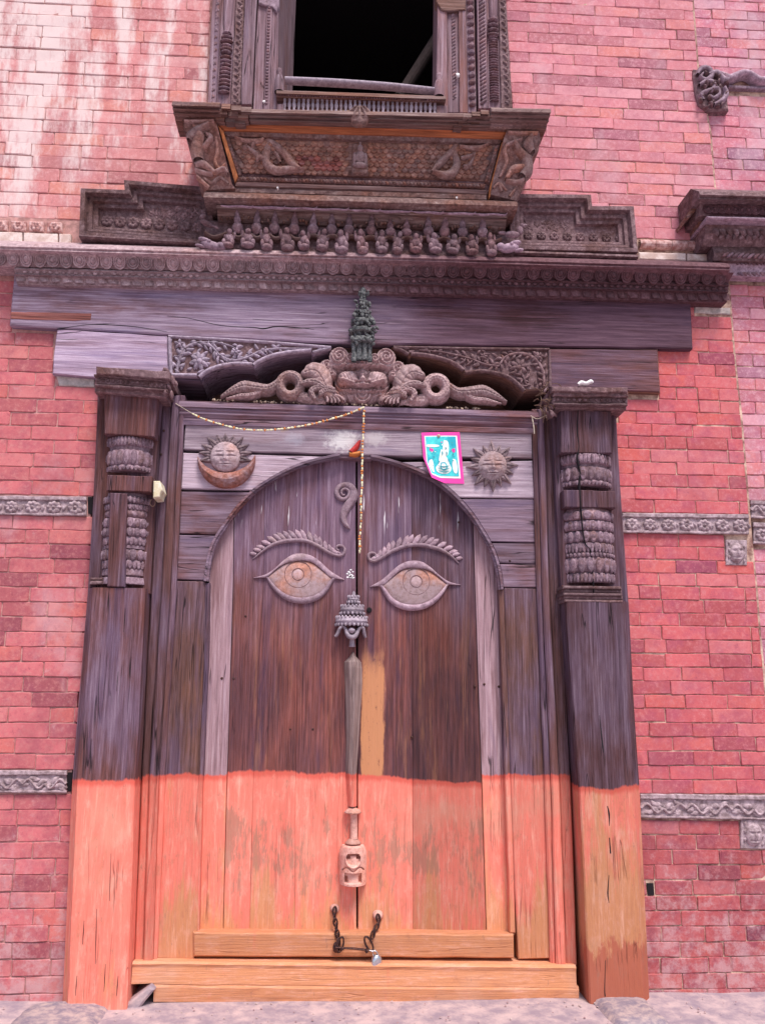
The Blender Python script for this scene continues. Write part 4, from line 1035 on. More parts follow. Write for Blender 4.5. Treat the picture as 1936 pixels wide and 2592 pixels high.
# ragged carved return at the inner end of each capital
def ragged(parent, x, y, n, w, h, d):
    pts = []
    g = G()
    for k in range(n):
        a = x + random.uniform(-w, w); b = y + random.uniform(-h, h)
        leafs(g, a, b, random.uniform(-120, -40), random.uniform(12, 26), random.uniform(3, 7), d + random.uniform(-.05, .02), .014)
    obj('carved_return', g, Mt['carved'], parent, True)
ragged(cp, 426, 960, 26, 12, 30, .17); ragged(cp2, 1392, 1012, 26, 12, 30, .16)

# ================================================================== LINTELS
def beam(name, label, poly, df, db, mat, cat='beam'):
    g = G(); prism(g, poly, df, db, .006, .0013, .10); o = obj(name, g, Mt[mat]); tag(o, label, cat); return o
Lb = beam('lintel_beam', 'longest plain lintel beam under the carved cornice, pale at its left end', [(37, 692), (900, 728), (1747, 764), (1753, 883), (936, 871), (847, 869), (424, 848), (145, 830), (25, 823)], .040, -.33, 'beam')
# its right half is darker wood: material slot by position is a property of the timber
def crack(parent, pts, w, d, mat='black', name='crack'):
    g = G(); sweep(g, pts, w, d, .002, k=8, ns=3); obj(name, g, Mt[mat], parent)
crack(Lb, [(424, 800), (480, 806), (560, 824), (640, 829), (668, 832), (700, 827), (760, 830), (795, 834)], [.5, 1, 1.2, 1.6, 2.6, 2.4, 1.5, .4], .039)
crack(Lb, [(145, 833), (230, 822), (330, 826), (424, 840)], [.5, 1.4, 1.4, .5], .039); crack(Lb, [(640, 808), (680, 811), (716, 811)], [.4, .9, .3], .039)
g = G(); prism(g, [(28, 789), (232, 793), (230, 810), (190, 812), (28, 807)], .0425, .02, .002, .001, .03); obj('reddish_splice', g, Mt['splice'], Lb)
bl = beam('bracket_beam', 'lower left lintel piece ending in a scalloped bracket of pierced flowers', [(145, 832), (424, 850), (840, 878), (838, 885), (826, 888), (812, 892), (800, 896), (793, 901), (787, 891), (762, 892), (734, 896), (710, 900), (692, 904), (676, 910), (662, 917), (652, 925), (645, 932), (640, 927), (622, 925), (600, 925), (582, 927), (567, 929), (550, 932), (536, 937), (524, 942), (514, 950), (508, 960), (503, 955), (436, 953), (242, 957), (133, 947), (136, 900)], .028, -.33, 'beam')
br_ = beam('bracket_beam', 'lower right lintel piece, dark, with scalloped bracket of curling leaves', [(990, 878), (1390, 882), (1665, 883), (1671, 995), (1590, 992), (1400, 986), (1332, 990), (1326, 994), (1317, 983), (1298, 966), (1275, 954), (1250, 947), (1226, 943), (1200, 943), (1175, 947), (1172, 938), (1160, 929), (1135, 916), (1105, 907), (1075, 901), (1042, 898), (1036, 905), (1030, 896), (1015, 889), (998, 884)], .028, -.33, 'soffit')
for nm, par, poly in (('face_board', bl, [(146, 833), (424, 851), (424, 952), (242, 955), (135, 945), (137, 900)]), ('face_board', br_, [(1390, 884), (1663, 885), (1669, 992), (1590, 989), (1390, 984)])):
    g = G(); prism(g, poly, .036, .01, .003, .001, .08); obj(nm, g, Mt['beam' if par is bl else 'beamd'], par)
# pierced carving
lf2 = None
def inside(pt, poly):
    x, y = pt; c = False; n = len(poly)
    for i in range(n):
        x1, y1 = poly[i]; x2, y2 = poly[(i + 1) % n]
        if (y1 > y) != (y2 > y) and x < (x2 - x1) * (y - y1) / (y2 - y1) + x1: c = not c
    return c
def filigree(parent, mat, region, stems, flowers, border, n_fill, sgn):
    g = G(); prism(g, region, .0295, .02, 0); obj('shadow_ground', g, Mt['carved'], parent)
    for pts, w in border:
        g = G(); sweep(g, pts, w, .028, .017, k=4, ns=4, skirt=.006); obj('border', g, Mt[mat], parent, True)
    placed = []
    for pts, w in stems:
        g = G(); sweep(g, pts, w, .028, .016, k=6, ns=5, skirt=.006); obj('stem', g, Mt[mat], parent, True)
        c = crom(pts, 6); L = 0
        for i in range(1, len(c)):
            L += np.linalg.norm(c[i] - c[i - 1])
            if L > 13:
                L = 0; tx, ty = c[i] - c[i - 1]
                for sd in (-1, 1):
                    a = math.degrees(math.atan2(-ty, tx)) + sd * random.uniform(38, 62); ln = random.uniform(17, 25)
                    ex = c[i][0] + math.cos(math.radians(a)) * ln; ey = c[i][1] - math.sin(math.radians(a)) * ln
                    if inside((ex, ey), region) and all(math.hypot(ex - u, ey - v) > 9 for u, v in placed):
                        placed.append((ex, ey)); h = G(); leafs(h, c[i][0], c[i][1], a, ln, random.uniform(4, 5.6), .028, random.uniform(.014, .02), sd * .12)
                        obj('leaf', h, Mt[mat], parent, True)
    for fx, fy, R, n in flowers:
        f = G(); lathe_c = None
        hf(f, fx - R * .3, fy - R * .3, fx + R * .3, fy + R * .3, 1.5, lambda X, Y: ell(X, Y, fx, fy, R * .28, R * .28, .010), .046); fo = obj('flower', f, Mt[mat], parent, True)
        for k in range(n):
            h = G(); a = 360 * k / n + 12; leafs(h, fx, fy, a, R, R * .26, .030, .018); obj('petal', h, Mt[mat], fo, True)
        placed.append((fx, fy))
    k = 0; xs = [p[0] for p in region]; ys = [p[1] for p in region]; tries = 0
    while k < n_fill and tries < 3000:
        tries += 1; x = random.uniform(min(xs), max(xs)); y = random.uniform(min(ys), max(ys)); a = random.uniform(0, 360); ln = random.uniform(13, 20)
        ex = x + math.cos(math.radians(a)) * ln; ey = y - math.sin(math.radians(a)) * ln; mx, my = (x + ex) / 2, (y + ey) / 2
        if inside((x, y), region) and inside((ex, ey), region) and all(math.hypot(mx - u, my - v) > 10 for u, v in placed):
            placed.append((mx, my)); h = G(); leafs(h, x, y, a, ln, random.uniform(3.4, 4.8), .028, random.uniform(.012, .018), random.uniform(-.2, .2)); obj('leaf', h, Mt[mat], parent, True); k += 1
regL = [(430, 856), (835, 880), (812, 888), (787, 888), (734, 892), (692, 900), (655, 916), (642, 922), (600, 921), (567, 925), (530, 934), (505, 948), (436, 948)]
filigree(bl, 'carvel', regL, [([(448, 946), (455, 915), (470, 884), (500, 870), (535, 878), (556, 900), (578, 918)], [4, 4.5, 4.5, 4.5, 4, 3.5, 2.5]), ([(556, 902), (590, 914), (630, 905), (660, 890), (700, 884), (745, 884), (790, 884)], [3.5, 3.5, 3.5, 3.2, 3, 2.5, 2]),
                                ([(440, 905), (462, 900), (470, 884)], [2, 3, 3]), ([(500, 870), (540, 868), (580, 876), (600, 886)], [3, 3, 2.5, 1.5])],
         [(506, 914, 27, 8), (598, 893, 15, 6), (672, 888, 12, 5), (455, 872, 15, 5)], [([(428, 853), (640, 865), (838, 881)], 4), ([(430, 856), (434, 948)], 5), ([(436, 950), (500, 951)], 5), ([(505, 955), (518, 944), (536, 934), (567, 925), (600, 921), (640, 923)], 5), ([(642, 925), (660, 913), (692, 900), (734, 892), (788, 887)], 5), ([(792, 893), (812, 888), (838, 882)], 4)], 46, 1)
regR = [(1000, 881), (1386, 886), (1386, 982), (1335, 985), (1317, 977), (1298, 960), (1275, 949), (1226, 938), (1178, 941), (1160, 924), (1105, 902), (1042, 893)]
filigree(br_, 'carved', regR, [([(1375, 980), (1372, 940), (1350, 908), (1315, 896), (1280, 904), (1262, 926)], [4, 5, 5, 5, 4, 3]), ([(1262, 928), (1230, 925), (1195, 912), (1160, 902), (1110, 892), (1060, 888)], [3.5, 3.5, 3, 3, 2.5, 2]), ([(1370, 900), (1350, 905)], [2, 3]), ([(1330, 975), (1320, 950), (1300, 935)], [3, 3, 2])],
         [(1312, 930, 25, 8), (1222, 905, 13, 6), (1365, 905, 13, 5)], [([(995, 880), (1200, 884), (1388, 886)], 4), ([(1389, 888), (1391, 982)], 4), ([(1040, 896), (1075, 899), (1105, 905), (1135, 914), (1160, 927), (1173, 938)], 4.5), ([(1176, 944), (1226, 940), (1275, 951), (1298, 963), (1317, 980), (1326, 990)], 4.5), ([(996, 882), (1015, 887), (1034, 898)], 4)], 46, -1)
g = G(); prism(g, [(840, 868), (985, 874), (985, 905), (840, 900)], -.02, -.33, .004); tag(obj('centre_block', g, Mt['soffit']), 'dark wood block behind the mask between the two brackets', 'block')

# ================================================================== LONG CORNICE
cn = thing('carved_cornice', 'long carved cornice with lotus, bead and tooth rows above the lintel', 'cornice', P(900, 752, .1))
def part(name, g, mat, parent, smooth=False, **k): return obj(name, g, Mt[mat], parent, smooth, **k)
def lin(a, b, x, x0=0, x1=1852): return a + (b - a) * (x - x0) / (x1 - x0)
g = G(); moulding(g, -70, 1852, [(606, 664, .03), (614, 668, .165), (621, 676, .175), (626, 680, .165), (629, 684, .170), (634, 690, .155)], dref=.2, jit=.0015); part('top_fillet', g, 'corn', cn)
g = G(); moulding(g, -70, 1850, [(633, 690, .152), (645, 700, .130), (660, 708, .108), (672, 717, .095)], db=-.02, dref=.13); part('lotus_band', g, 'corn', cn)
g = G(); moulding(g, 32, 1850, [(677, 717, .102), (680, 722, .108), (689, 729, .090), (692, 735, .090), (694, 739, .10)], db=-.02, dref=.13, jit=.001); part('bead_band', g, 'corn', cn)
g = G(); moulding(g, 32, 1852, [(692, 740, .078), (697, 744, .076), (714, 764, .066), (718, 767, .064)], db=-.02, dref=.13, jit=.001); part('tooth_band', g, 'corn', cn)
# lotus petal mesh in local metres
def lotus_mesh(mat):
    g = G(); a, b = .0345, .034; rowsr = []
    for f, h in ((1.0, -.003), (1.0, .007), (.90, .010), (.80, .006), (.72, .002), (.64, .008), (.52, .009), (.44, .003), (.36, .008), (.2, .012), (.03, .013)):
        rowsr.append([(a * f * math.cos(th), -h, b * f * math.sin(th)) for th in np.linspace(0, 2 * PI, 21)[:-1]])
    g.grid(rowsr, closed=True); me = mesh_of('lotus_petal', g, True); me.materials.append(Mt[mat]); return me
lot = lotus_mesh('corn')
tilt = math.atan2(.05, .085)
N = 56
for k in range(N):
    x = -50 + (1838 + 50) * (k + .5) / N
    y = lin(653, 704, x); xx = x
    if random.random() < .03: continue
    inst(lot, 'lotus_petal', P(x, y, .124), cn, (random.uniform(.86, 1.0) * .92, random.uniform(.9, 1.4), random.uniform(1.0, 1.2)), (tilt, random.uniform(.02, .1) - .35 * (x > 1100) * (x - 1100) / 750, 0))
bd = blobs('bead', Mt['corn'], [(0, 0, 0, .0115, .008, .0095)], 8)
N = 112
for k in range(N):
    x = 40 + (1845 - 40) * (k + .5) / N; y = lin(686, 731.5, x) + random.uniform(-.8, .8)
    if random.random() < .05: continue
    inst(bd, 'bead', P(x, y, .093), cn)
tooth = G()
for r_ in [0]:
    rr = []
    for i in range(5):
        t = i / 4
        rr.append([(-.027 + .010 * t, .004, .022 - .042 * t), (-.022 + .012 * t, -.006 - .005 * t, .022 - .043 * t - .003 * t * t), (.004 + .014 * t, -.010 - .005 * t, .022 - .044 * t - .004 * t * t), (.024 + .006 * t, -.002, .022 - .038 * t)])
    tooth.grid(rr)
    tooth.v += [np.array(p) for p in rr[-1]]; tooth.f.append((len(tooth.v) - 4, len(tooth.v) - 3, len(tooth.v) - 2, len(tooth.v) - 1))
tm = mesh_of('carved_tooth', tooth); tm.materials.append(Mt['corn'])
tml = tm.copy(); tml.materials.clear(); tml.materials.append(Mt['corn'])
N = 62
for k in range(N):
    x = 38 + (1848 - 38) * (k + .5) / N + random.uniform(-2, 2); y = lin(705.5, 753.5, x)
    if random.random() < .02: continue
    inst(tm if x > 620 else tml, 'carved_tooth', P(x, y, .072), cn, (random.uniform(.8, 1.05), random.uniform(.7, 1.1), random.uniform(.75, .95) if x > 300 else .6), (random.uniform(-.04, .04), random.uniform(-.12, .12), 0))

# ================================================================== STEPPED WING PANELS
def framed(parent, polypx, prof, mat, name, d0=.0):
    w = [(P(x, y, .10)[0], P(x, y, .10)[2]) for x, y in polypx]
    if area2(w) < 0: w = w[::-1]
    s = .00195; rowsr = []
    for ins_, d in prof:
        pts = inset(w, ins_ * s) if ins_ else w
        rowsr.append([(p[0], -d, p[1]) for p in pts])
    g = G(); g.grid(rowsr, closed=True); n = len(w); b = len(g.v) - n; g.f.append(tuple(b + i for i in range(n)))
    return obj(name, g, Mt[mat], parent)
prof = [(0, .0), (0, .105), (1, .108), (11, .108), (13, .096), (15, .078), (20, .082), (26, .080), (28, .064), (33, .066), (38, .064), (40, .044)]
wgL = thing('stepped_panel', 'dark stepped wing panel left of the window base', 'carved panel', P(350, 594, .05))
framed(wgL, [(206, 478), (317, 482), (315, 457), (540, 476), (540, 622), (202, 597)], prof, 'carved', 'moulded_frame')
wgR = thing('stepped_panel', 'dark stepped wing panel right of the window base', 'carved panel', P(1460, 648, .05))
framed(wgR, [(1290, 492), (1494, 494), (1497, 523), (1602, 523), (1613, 640), (1290, 632)], prof, 'carved', 'moulded_frame')
g = G(); moulding(g, 203, 540, [(594, 614, .108), (597, 617, .112), (603, 623, .100)], db=.0, dref=.1); part('bottom_rail', g, 'carved', wgL)
g = G(); moulding(g, 1290, 1613, [(634, 645, .108), (638, 650, .112), (645, 656, .098)], db=.0, dref=.1); part('bottom_rail', g, 'carved', wgR)
rw = rosette('rosette', 'carved', .030, 8, .009)
for k in range(8): x = 272 + k * 33; inst(rw, 'rosette', P(x, 559 + k * 2.2, .046), wgL)
for k in range(8): x = 1336 + k * 33; inst(rw, 'rosette', P(x, 596 + k * 1.0, .046), wgR, (.8, 1, .8))
g = G()
for k in range(90):
    x = random.uniform(385, 500); y = random.uniform(518, 548) + (x - 380) * .04; leafs(g, x, y, random.uniform(0, 360), random.uniform(8, 16), 3, .043, .006, .2, k=3)
part('worn_scrollwork', g, 'carved', wgL, True, kind='stuff')
g = G()
for k in range(60):
    x = random.uniform(1320, 1440); y = random.uniform(562, 582); leafs(g, x, y, random.uniform(0, 360), random.uniform(7, 12), 2.6, .043, .004, .2, k=3)
part('worn_scrollwork', g, 'carved', wgR, True, kind='stuff')

# ================================================================== WINDOW FRAME
wd = thing('window_frame', 'carved window frame of nested bands around the dark opening', 'window', P(900, 270, .05))
def vband(xt0, xt1, xb0, xb1, yb_, df, mat='win', name='band', yt=-70, db=-.15, par=wd, bev=.003):
    k = (yt - 0) / 262.0
    g = G(); prism(g, [(xt0 + (xt0 - xb0) * -k * 1.0, yt), (xt1 + (xt1 - xb1) * -k, yt), (xb1, yb_), (xb0, yb_)], df, db, bev, .0007, .08); return obj(name, g, Mt[mat], par)
Bn = [  # left: x at top0,1, x at bottom0,1, depth, material
    (538, 561, 526, 547, .055, 'win'), (561, 598, 547, 584, .035, 'win'), (598, 620, 584, 610, .05, 'carved'), (620, 650, 610, 637, .065, 'win'),
    (653, 676, 640, 667, .045, 'win'), (676, 690, 667, 683, .055, 'win'), (690, 704, 683, 702, .048, 'win')]
for a in Bn: vband(a[0], a[1], a[2], a[3], 264 if a[2] < 640 else 285, a[4], a[5])
Bn2 = [(1107, 1131, 1104, 1133, .048, 'win'), (1131, 1160, 1133, 1163, .036, 'win'), (1160, 1178, 1163, 1184, .05, 'splicev'), (1178, 1200, 1184, 1205, .045, 'win'),
       (1207, 1230, 1211, 1234, .055, 'win'), (1230, 1262, 1234, 1268, .035, 'win'), (1262, 1281, 1268, 1297, .05, 'carved')]
for a in Bn2: vband(a[0], a[1], a[2], a[3], 285 if a[2] < 1205 else 274, a[4], a[5])
g = G(); prism(g, [(700, -70), (706, -70), (703, 300), (698, 300)], .048, -.55, .002); part('reveal', g, 'win', wd)
g = G()
for k in range(1):   # splayed reveal board
    a = P(704, -70, .04); b = P(702, 290, .04); c = P(752, -70, -.3); e = P(738, 290, -.3)
    g.add([a, b, e, c], [(0, 1, 2, 3)])
part('reveal_board', g, 'win', wd)
g = G(); prism(g, [(655, -70), (710, -70), (706, 18), (700, 30), (690, 18), (655, 8)], .062, .0, .004, .001, .03); part('carved_bracket', g, 'carve', wd)
g = G(); prism(g, [(1100, -70), (1180, -70), (1178, 24), (1132, 28), (1116, 24), (1104, 4)], .058, .0, .004, .001, .03); part('carved_bracket', g, 'sill', wd)
# colonnette rings, rope, beads, leaf chips
def xl(a, b, y): return a + (b - a) * (y / 262.0)
ring_m = blobs('ring', Mt['win'], [(0, 0, 0, .030, .020, .0085)], 12)
for k in range(10): y = 146 + k * 9.8; inst(ring_m, 'ring', P(xl(580, 566, y), y, .04), wd)
for y, s in ((86, .8), (96, 1.0), (106, 1.15), (118, .95), (126, 1.1), (134, .9)): inst(ring_m, 'ring', P(xl(580, 566, y), y, .042), wd, (s, 1.2, 1.1))
g = G(); lathe(g, lambda y: xl(580, 566, y), .03, [(-60, 13), (0, 13), (60, 12), (80, 9), (90, 11)], 20); part('colonnette', g, 'win', wd, True)
for k in range(26): y = 95 + k * 6.4; inst(ring_m, 'ring', P(xl(1246, 1251, y), y, .040), wd, (.85, .8, .5))
for y, s in ((52, 1.0), (66, 1.1), (78, 1.1), (90, 1.25)): inst(ring_m, 'ring', P(xl(1246, 1251, y), y, .044), wd, (s * .9, 1.2, 1.0))
g = G(); lathe(g, lambda y: xl(1246, 1251, y), .03, [(-60, 12), (0, 12), (40, 11), (52, 8)], 20); part('colonnette', g, 'win', wd, True)
ropem = blobs('rope_twist', Mt['win'], [(0, 0, 0, .027, .012, .0085)], 10)
for k in range(30): y = -20 + k * 9.6; inst(ropem, 'rope_twist', P(xl(1219, 1223, y), y, .055), wd, (.9, 1, 1), (0, -.75, 0))
bgm = blobs('big_bead', Mt['win'], [(0, 0, 0, .020, .018, .015), (.004, -.006, .006, .012, .012, .008)], 10)
for k in range(16): y = -14 + k * 18.6; inst(bgm, 'big_bead', P(xl(1189, 1195, y), y, .046), wd, (1, 1, 1), (0, -.4, 0))
chip = leaf_mesh('leaf_chip', 'carved', .030, .009, .008, .4)
chip2 = leaf_mesh('leaf_chip', 'win', .024, .008, .006, .4)
for k in range(34):
    y = -20 + k * 8.4
    inst(chip, 'leaf_chip', P(xl(609, 596, y) - (6 if k % 2 else -6) , y, .051), wd, (1, 1, 1), (0, (.8 if k % 2 else PI - .8), 0))
    inst(chip, 'leaf_chip', P(xl(1272, 1283, y) - (6 if k % 2 else -6), y, .051), wd, (1, 1, 1), (0, (.8 if k % 2 else PI - .8), 0))
    inst(chip2, 'leaf_chip', P(xl(549, 536, y), y, .056), wd, (.8, .6, .8), (0, (.9 if k % 2 else -.9), 0))
    if k < 33: inst(chip2, 'leaf_chip', P(xl(1142, 1146, y), y + 3, .037), wd, (1, .8, 1), (0, -.7, 0))
bsm = blobs('small_bead', Mt['win'], [(0, 0, 0, .008, .006, .008)], 6)
for k in range(34): y = 4 + k * 7.8; inst(bsm, 'small_bead', P(xl(682, 674, y), y, .056), wd)
# balustrade
bal = thing('balustrade', 'low window balustrade of small turned balusters below a pale leaning rail', 'railing', P(910, 285, .10))
g = G(); moulding(g, 700, 1128, [(228, 243, .07), (230, 245, .105), (236, 251, .11), (240, 254, .095), (246, 259, .09), (249, 262, .075)], db=.0, dref=.1); part('cap_rail', g, 'sill', bal)
for k in range(62): x = 704 + k * 6.75; inst(bsm, 'bead', P(x, 240 + k * .22, .097), bal, (.7, .8, .7))
bmesh_ = G()
pf = [(.046, .010), (.042, .010), (.040, .006), (.030, .0085), (.018, .0055), (.008, .009), (0, .010), (-.008, .009), (-.018, .0055), (-.030, .0085), (-.040, .006), (-.042, .010), (-.048, .010)]
bmesh_.grid([[(r * math.cos(2 * PI * j / 10), r * math.sin(2 * PI * j / 10), z) for j in range(10)] for z, r in pf][::-1], closed=True)
bme = mesh_of('baluster', bmesh_, True); bme.materials.append(Mt['orn'])
for k in range(33):
    x = 721 + k * 11.85; inst(bme, 'baluster', P(x, 266 + k * .24, .075), bal, (random.uniform(.95, 1.1), 1, 1.0), (0, random.uniform(-.03, .03), 0))
for q_ in ([(702, 262), (718, 262), (717, 290), (700, 290)], [(1104, 266), (1131, 266), (1132, 292), (1104, 292)]):
    g = G(); prism(g, q_, .085, -.05); part('end_block', g, 'win', bal)
for x, y in ((708, 172), (1111, 184)):
    g = G(); lathe(g, x, .07, [(y, 1), (y + 3, 6), (y + 10, 8), (y + 18, 6), (y + 22, 9), (y + 32, 12), (y + 55, 13), (y + 62, 13)], 16); part('post_finial', g, 'win', bal, True)
g = G(); sweep(g, [(722, 207), (850, 213), (980, 222), (1098, 234)], [8, 8.5, 8, 7], .045, .035, k=6, ns=6); tag(obj('pale_pole', g, Mt['orn'], None, True), 'pale slanting pole resting across the balustrade cap', 'pole')

# ================================================================== BAY UNDER THE WINDOW
bay = thing('window_bay', 'projecting carved window base with orange edges and fish-scale panel', 'window base', P(905, 590, .1))
def mline(x0, x1, rows_, mat, name, db=.0, jit=.0012, dref=.3, par=bay, n=24):
    g = G(); moulding(g, x0, x1, rows_, db=db, dref=dref, jit=jit, n=n); return part(name, g, mat, par)
mline(636, 1236, [(276, 288, .355), (278, 290, .372), (284, 297, .375), (290, 303, .355), (294, 307, .36), (300, 314, .335), (305, 319, .34), (312, 326, .31)], 'sill', 'cornice')
mline(449, 566, [(257, 260, .395), (259, 262, .41), (267, 270, .412), (272, 275, .39), (276, 279, .395), (284, 287, .365), (288, 291, .37), (296, 299, .335), (304, 307, .32)], 'sill', 'corner_cornice', db=.19)
mline(1232, 1378, [(272, 275, .395), (274, 277, .41), (281, 284, .412), (286, 289, .39), (290, 293, .395), (298, 301, .365), (303, 306, .37), (312, 314, .335), (326, 328, .31)], 'sill', 'corner_cornice', db=.19)
for k, (a, b, y) in enumerate(((564, 586, 262), (588, 612, 266), (612, 638, 270))):
    for j in range(3): mline(a - j * 9, b - j * 9, [(y + j * 15, y + j * 15 + 1, .385 - j * .02 - k * .006), (y + j * 15 + 12, y + j * 15 + 13, .39 - j * .02 - k * .006), (y + j * 15 + 15, y + j * 15 + 16, .37 - j * .02)], 'sill', 'stepped_block', n=3, dref=.36)
for k, (a, b, y) in enumerate(((1214, 1234, 278), (1192, 1213, 282), (1170, 1191, 286))):
    for j in range(3): mline(a - j * 10, b - j * 10, [(y + j * 12, y + j * 12 + 1, .385 - j * .02 - k * .006), (y + j * 12 + 10, y + j * 12 + 11, .39 - j * .02 - k * .006), (y + j * 12 + 12, y + j * 12 + 13, .37 - j * .02)], 'sill', 'stepped_block', n=3, dref=.36)
def dsl(y): return float(np.interp(y, [315, 505], [.30, .18]))
def quad(poly, off, mat, name, par=bay, thick=.05):
    """slanting board: corner pixels, each lying on the leaning plane"""
    top = [P(x, y, dsl(y) + off) for x, y in poly]; bot = [p + np.array([0, thick, 0]) for p in top]; n = len(poly)
    g = G(); c = sum(top) / n
    ins = [c + (p - c) * .985 + np.array([0, -.004, 0]) for p in top]
    A2 = sum(top[i][0] * top[(i + 1) % n][2] - top[(i + 1) % n][0] * top[i][2] for i in range(n))
    if A2 < 0: top, bot, ins = top[::-1], bot[::-1], ins[::-1]
    g.v = bot + top + ins
    for r in range(2):
        for i in range(n): j = (i + 1) % n; g.f.append((r * n + i, r * n + j, (r + 1) * n + j, (r + 1) * n + i))
    g.f.append(tuple(2 * n + i for i in range(n)))
    return part(name, g, mat, par)
quad([(553, 312), (1282, 332), (1236, 512), (590, 492)], -.03, 'carved', 'panel_back', thick=.1)
quad([(553, 314), (1282, 335), (1272, 352), (566, 331)], .0, 'orange', 'orange_strip')
quad([(553, 318), (566, 333), (603, 448), (595, 462)], .004, 'orangev', 'orange_strip'); quad([(1280, 350), (1269, 362), (1238, 478), (1236, 508), (1250, 470), (1268, 400)], .004, 'orangev', 'orange_strip')
quad([(566, 334), (1270, 354), (1264, 364), (574, 345)], -.006, 'bayc', 'inner_moulding')
pan = quad([(578, 348), (1262, 366), (1226, 460), (608, 438)], -.022, 'sill', 'scale_panel')
quad([(600, 448), (1228, 466), (1226, 476), (600, 458)], -.002, 'bayc', 'inner_moulding'); quad([(598, 461), (1232, 482), (1232, 492), (596, 470)], .004, 'sill', 'plain_strip')
quad([(570, 346), (580, 349), (612, 436), (602, 446)], -.006, 'bayc', 'inner_moulding'); quad([(1252, 370), (1264, 366), (1238, 462), (1226, 458)], -.006, 'bayc', 'inner_moulding')
rp = blobs('rope_twist', Mt['bayc'], [(0, 0, 0, .012, .009, .007)], 8)
for k in range(70): x = 610 + k * 8.8; y = 452 + k * .265; inst(rp, 'rope_twist', P(x, y, dsl(y) + .002), bay, (1, 1, 1), (0, .6, 0))
for k in range(12):
    t = k / 11; inst(rp, 'rope_twist', P(576 + 30 * t, 354 + 86 * t, dsl(354 + 86 * t) + .0), bay, (1, 1, 1.1), (0, .9, 0)); inst(rp, 'rope_twist', P(1257 - 26 * t, 372 + 84 * t, dsl(372 + 84 * t)), bay, (1, 1, 1.1), (0, -.9, 0))
# fish scales
sc = G(); rr = []
for f, h in ((1.0, -.004), (1.0, .006), (.86, .009), (.7, .0065), (.4, .009), (.03, .010)):
    rr.append([(.0172 * f * math.cos(th), -h * .8, .0215 * f * math.sin(th) * (1 if math.sin(th) > 0 else 1.0)) for th in np.linspace(0, 2 * PI, 13)[:-1]])
sc.grid(rr, closed=True); scm = mesh_of('scale', sc, True); scm.materials.append(Mt['scalew']); scm2 = scm.copy(); scm2.materials.clear(); scm2.materials.append(Mt['splice'])
slope = math.atan2(.12, .43)
for r in range(7):
    y0_ = 358 + r * 11.8
    for k in range(42):
        x = 590 + k * 15.8 + (8 if r % 2 else 0); y = y0_ + (x - 590) * .026; xlft = 584 + (y - 352) * .30; xr = 1254 - (y - 366) * .34
        if x < xlft + 8 or x > xr - 8 or 882 < x < 928: continue
        inst(scm2 if (740 < x < 880 and 395 < y < 428 and random.random() < .6) else scm, 'scale', P(x, y, dsl(y) - .02), pan, (1.0, 1, 1.0), (slope - .42, random.uniform(-.05, .05), 0))
# scroll dragons either side
def dragon(pts_list, blobs_, mat, label):
    g = G()
    for pts, w, h in pts_list: 
        d = dsl(np.mean([p[1] for p in pts])) - .014; sweep(g, pts, w, d, h, k=6, ns=6, skirt=.008)
    for x, y, a, L, W in blobs_: leafs(g, x, y, a, L, W, dsl(y) - .014, .026)
    part('scroll_ornament', g, 'scrollw', pan, True, label=label)
D_ = lambda L: [(420 + x / 1.652, y / 1.652) for x, y in L]
dragon([(D_([(285, 575), (330, 590), (385, 592), (410, 585)]), [1, 5, 6, 4], .02), (D_([(405, 590), (430, 605), (420, 650), (425, 690), (460, 715), (520, 712), (580, 716)]), [9, 11, 11, 11, 10, 8, 1], .03),
        (D_([(425, 590), (455, 610), (500, 650), (530, 690), (560, 712)]), [8, 9, 10, 10, 4], .03), (D_([(330, 610), (370, 640), (400, 660), (425, 670)]), [3, 6, 6, 4], .022), (D_([(455, 640), (470, 660), (480, 685)]), [4, 5, 3], .02)],
       [(D_([(340, 625)])[0][0], D_([(340, 625)])[0][1], 160, 14, 6), (*D_([(390, 650)])[0], 250, 18, 6), (*D_([(370, 600)])[0], 240, 14, 5)], 'sill', 'left scroll')
dragon([(D_([(1350, 605), (1310, 620), (1270, 622), (1225, 615)]), [1, 6, 6, 4], .02), (D_([(1215, 612), (1205, 650), (1215, 690), (1195, 725), (1160, 735), (1110, 720)]), [8, 9, 10, 11, 9, 1], .03),
        (D_([(1215, 612), (1180, 650), (1140, 690), (1110, 725)]), [8, 9, 9, 3], .028), (D_([(1290, 650), (1260, 660), (1230, 665)]), [4, 6, 4], .022), (D_([(1290, 640), (1270, 690), (1240, 700)]), [4, 5, 3], .02)],
       [(*D_([(1275, 655)])[0], 20, 12, 6), (*D_([(1250, 695)])[0], -60, 12, 5)], 'sill', 'right scroll')
# centre niche figure (plain small seated form)
g = G(); hf(g, 888, 355, 934, 446, 2, lambda X, Y: ell(X, Y, 911, 378, 22, 24, .018, .3) + np.where((abs(X - 911) < 21) & (Y > 372) & (Y < 442), .014, 0), dsl(400) - .02); part('niche', g, 'bayc', pan, True)
fm = blobs('small_figure', Mt['crest'], [(0, -.005, .055, .014, .014, .018), (0, 0, .018, .026, .018, .030), (0, -.006, -.020, .038, .022, .014), (.026, -.004, .012, .009, .010, .026), (-.026, -.004, .012, .009, .010, .026), (0, 0, .078, .006, .006, .010)], 12)
inst(fm, 'small_figure', P(911, 408, dsl(408) - .0), pan, (1, 1, 1.05), (.25, 0, 0))
lm = G(); hf(lm, 880, 276, 940, 322, 2, lambda X, Y: ell(X, Y, 910, 290, 26, 32, .04) * (.8 + .2 * np.cos((np.arctan2(X - 910, Y - 272)) * 12)) * (Y > 276), .345); part('lotus_knob', lm, 'sill', bay, True)
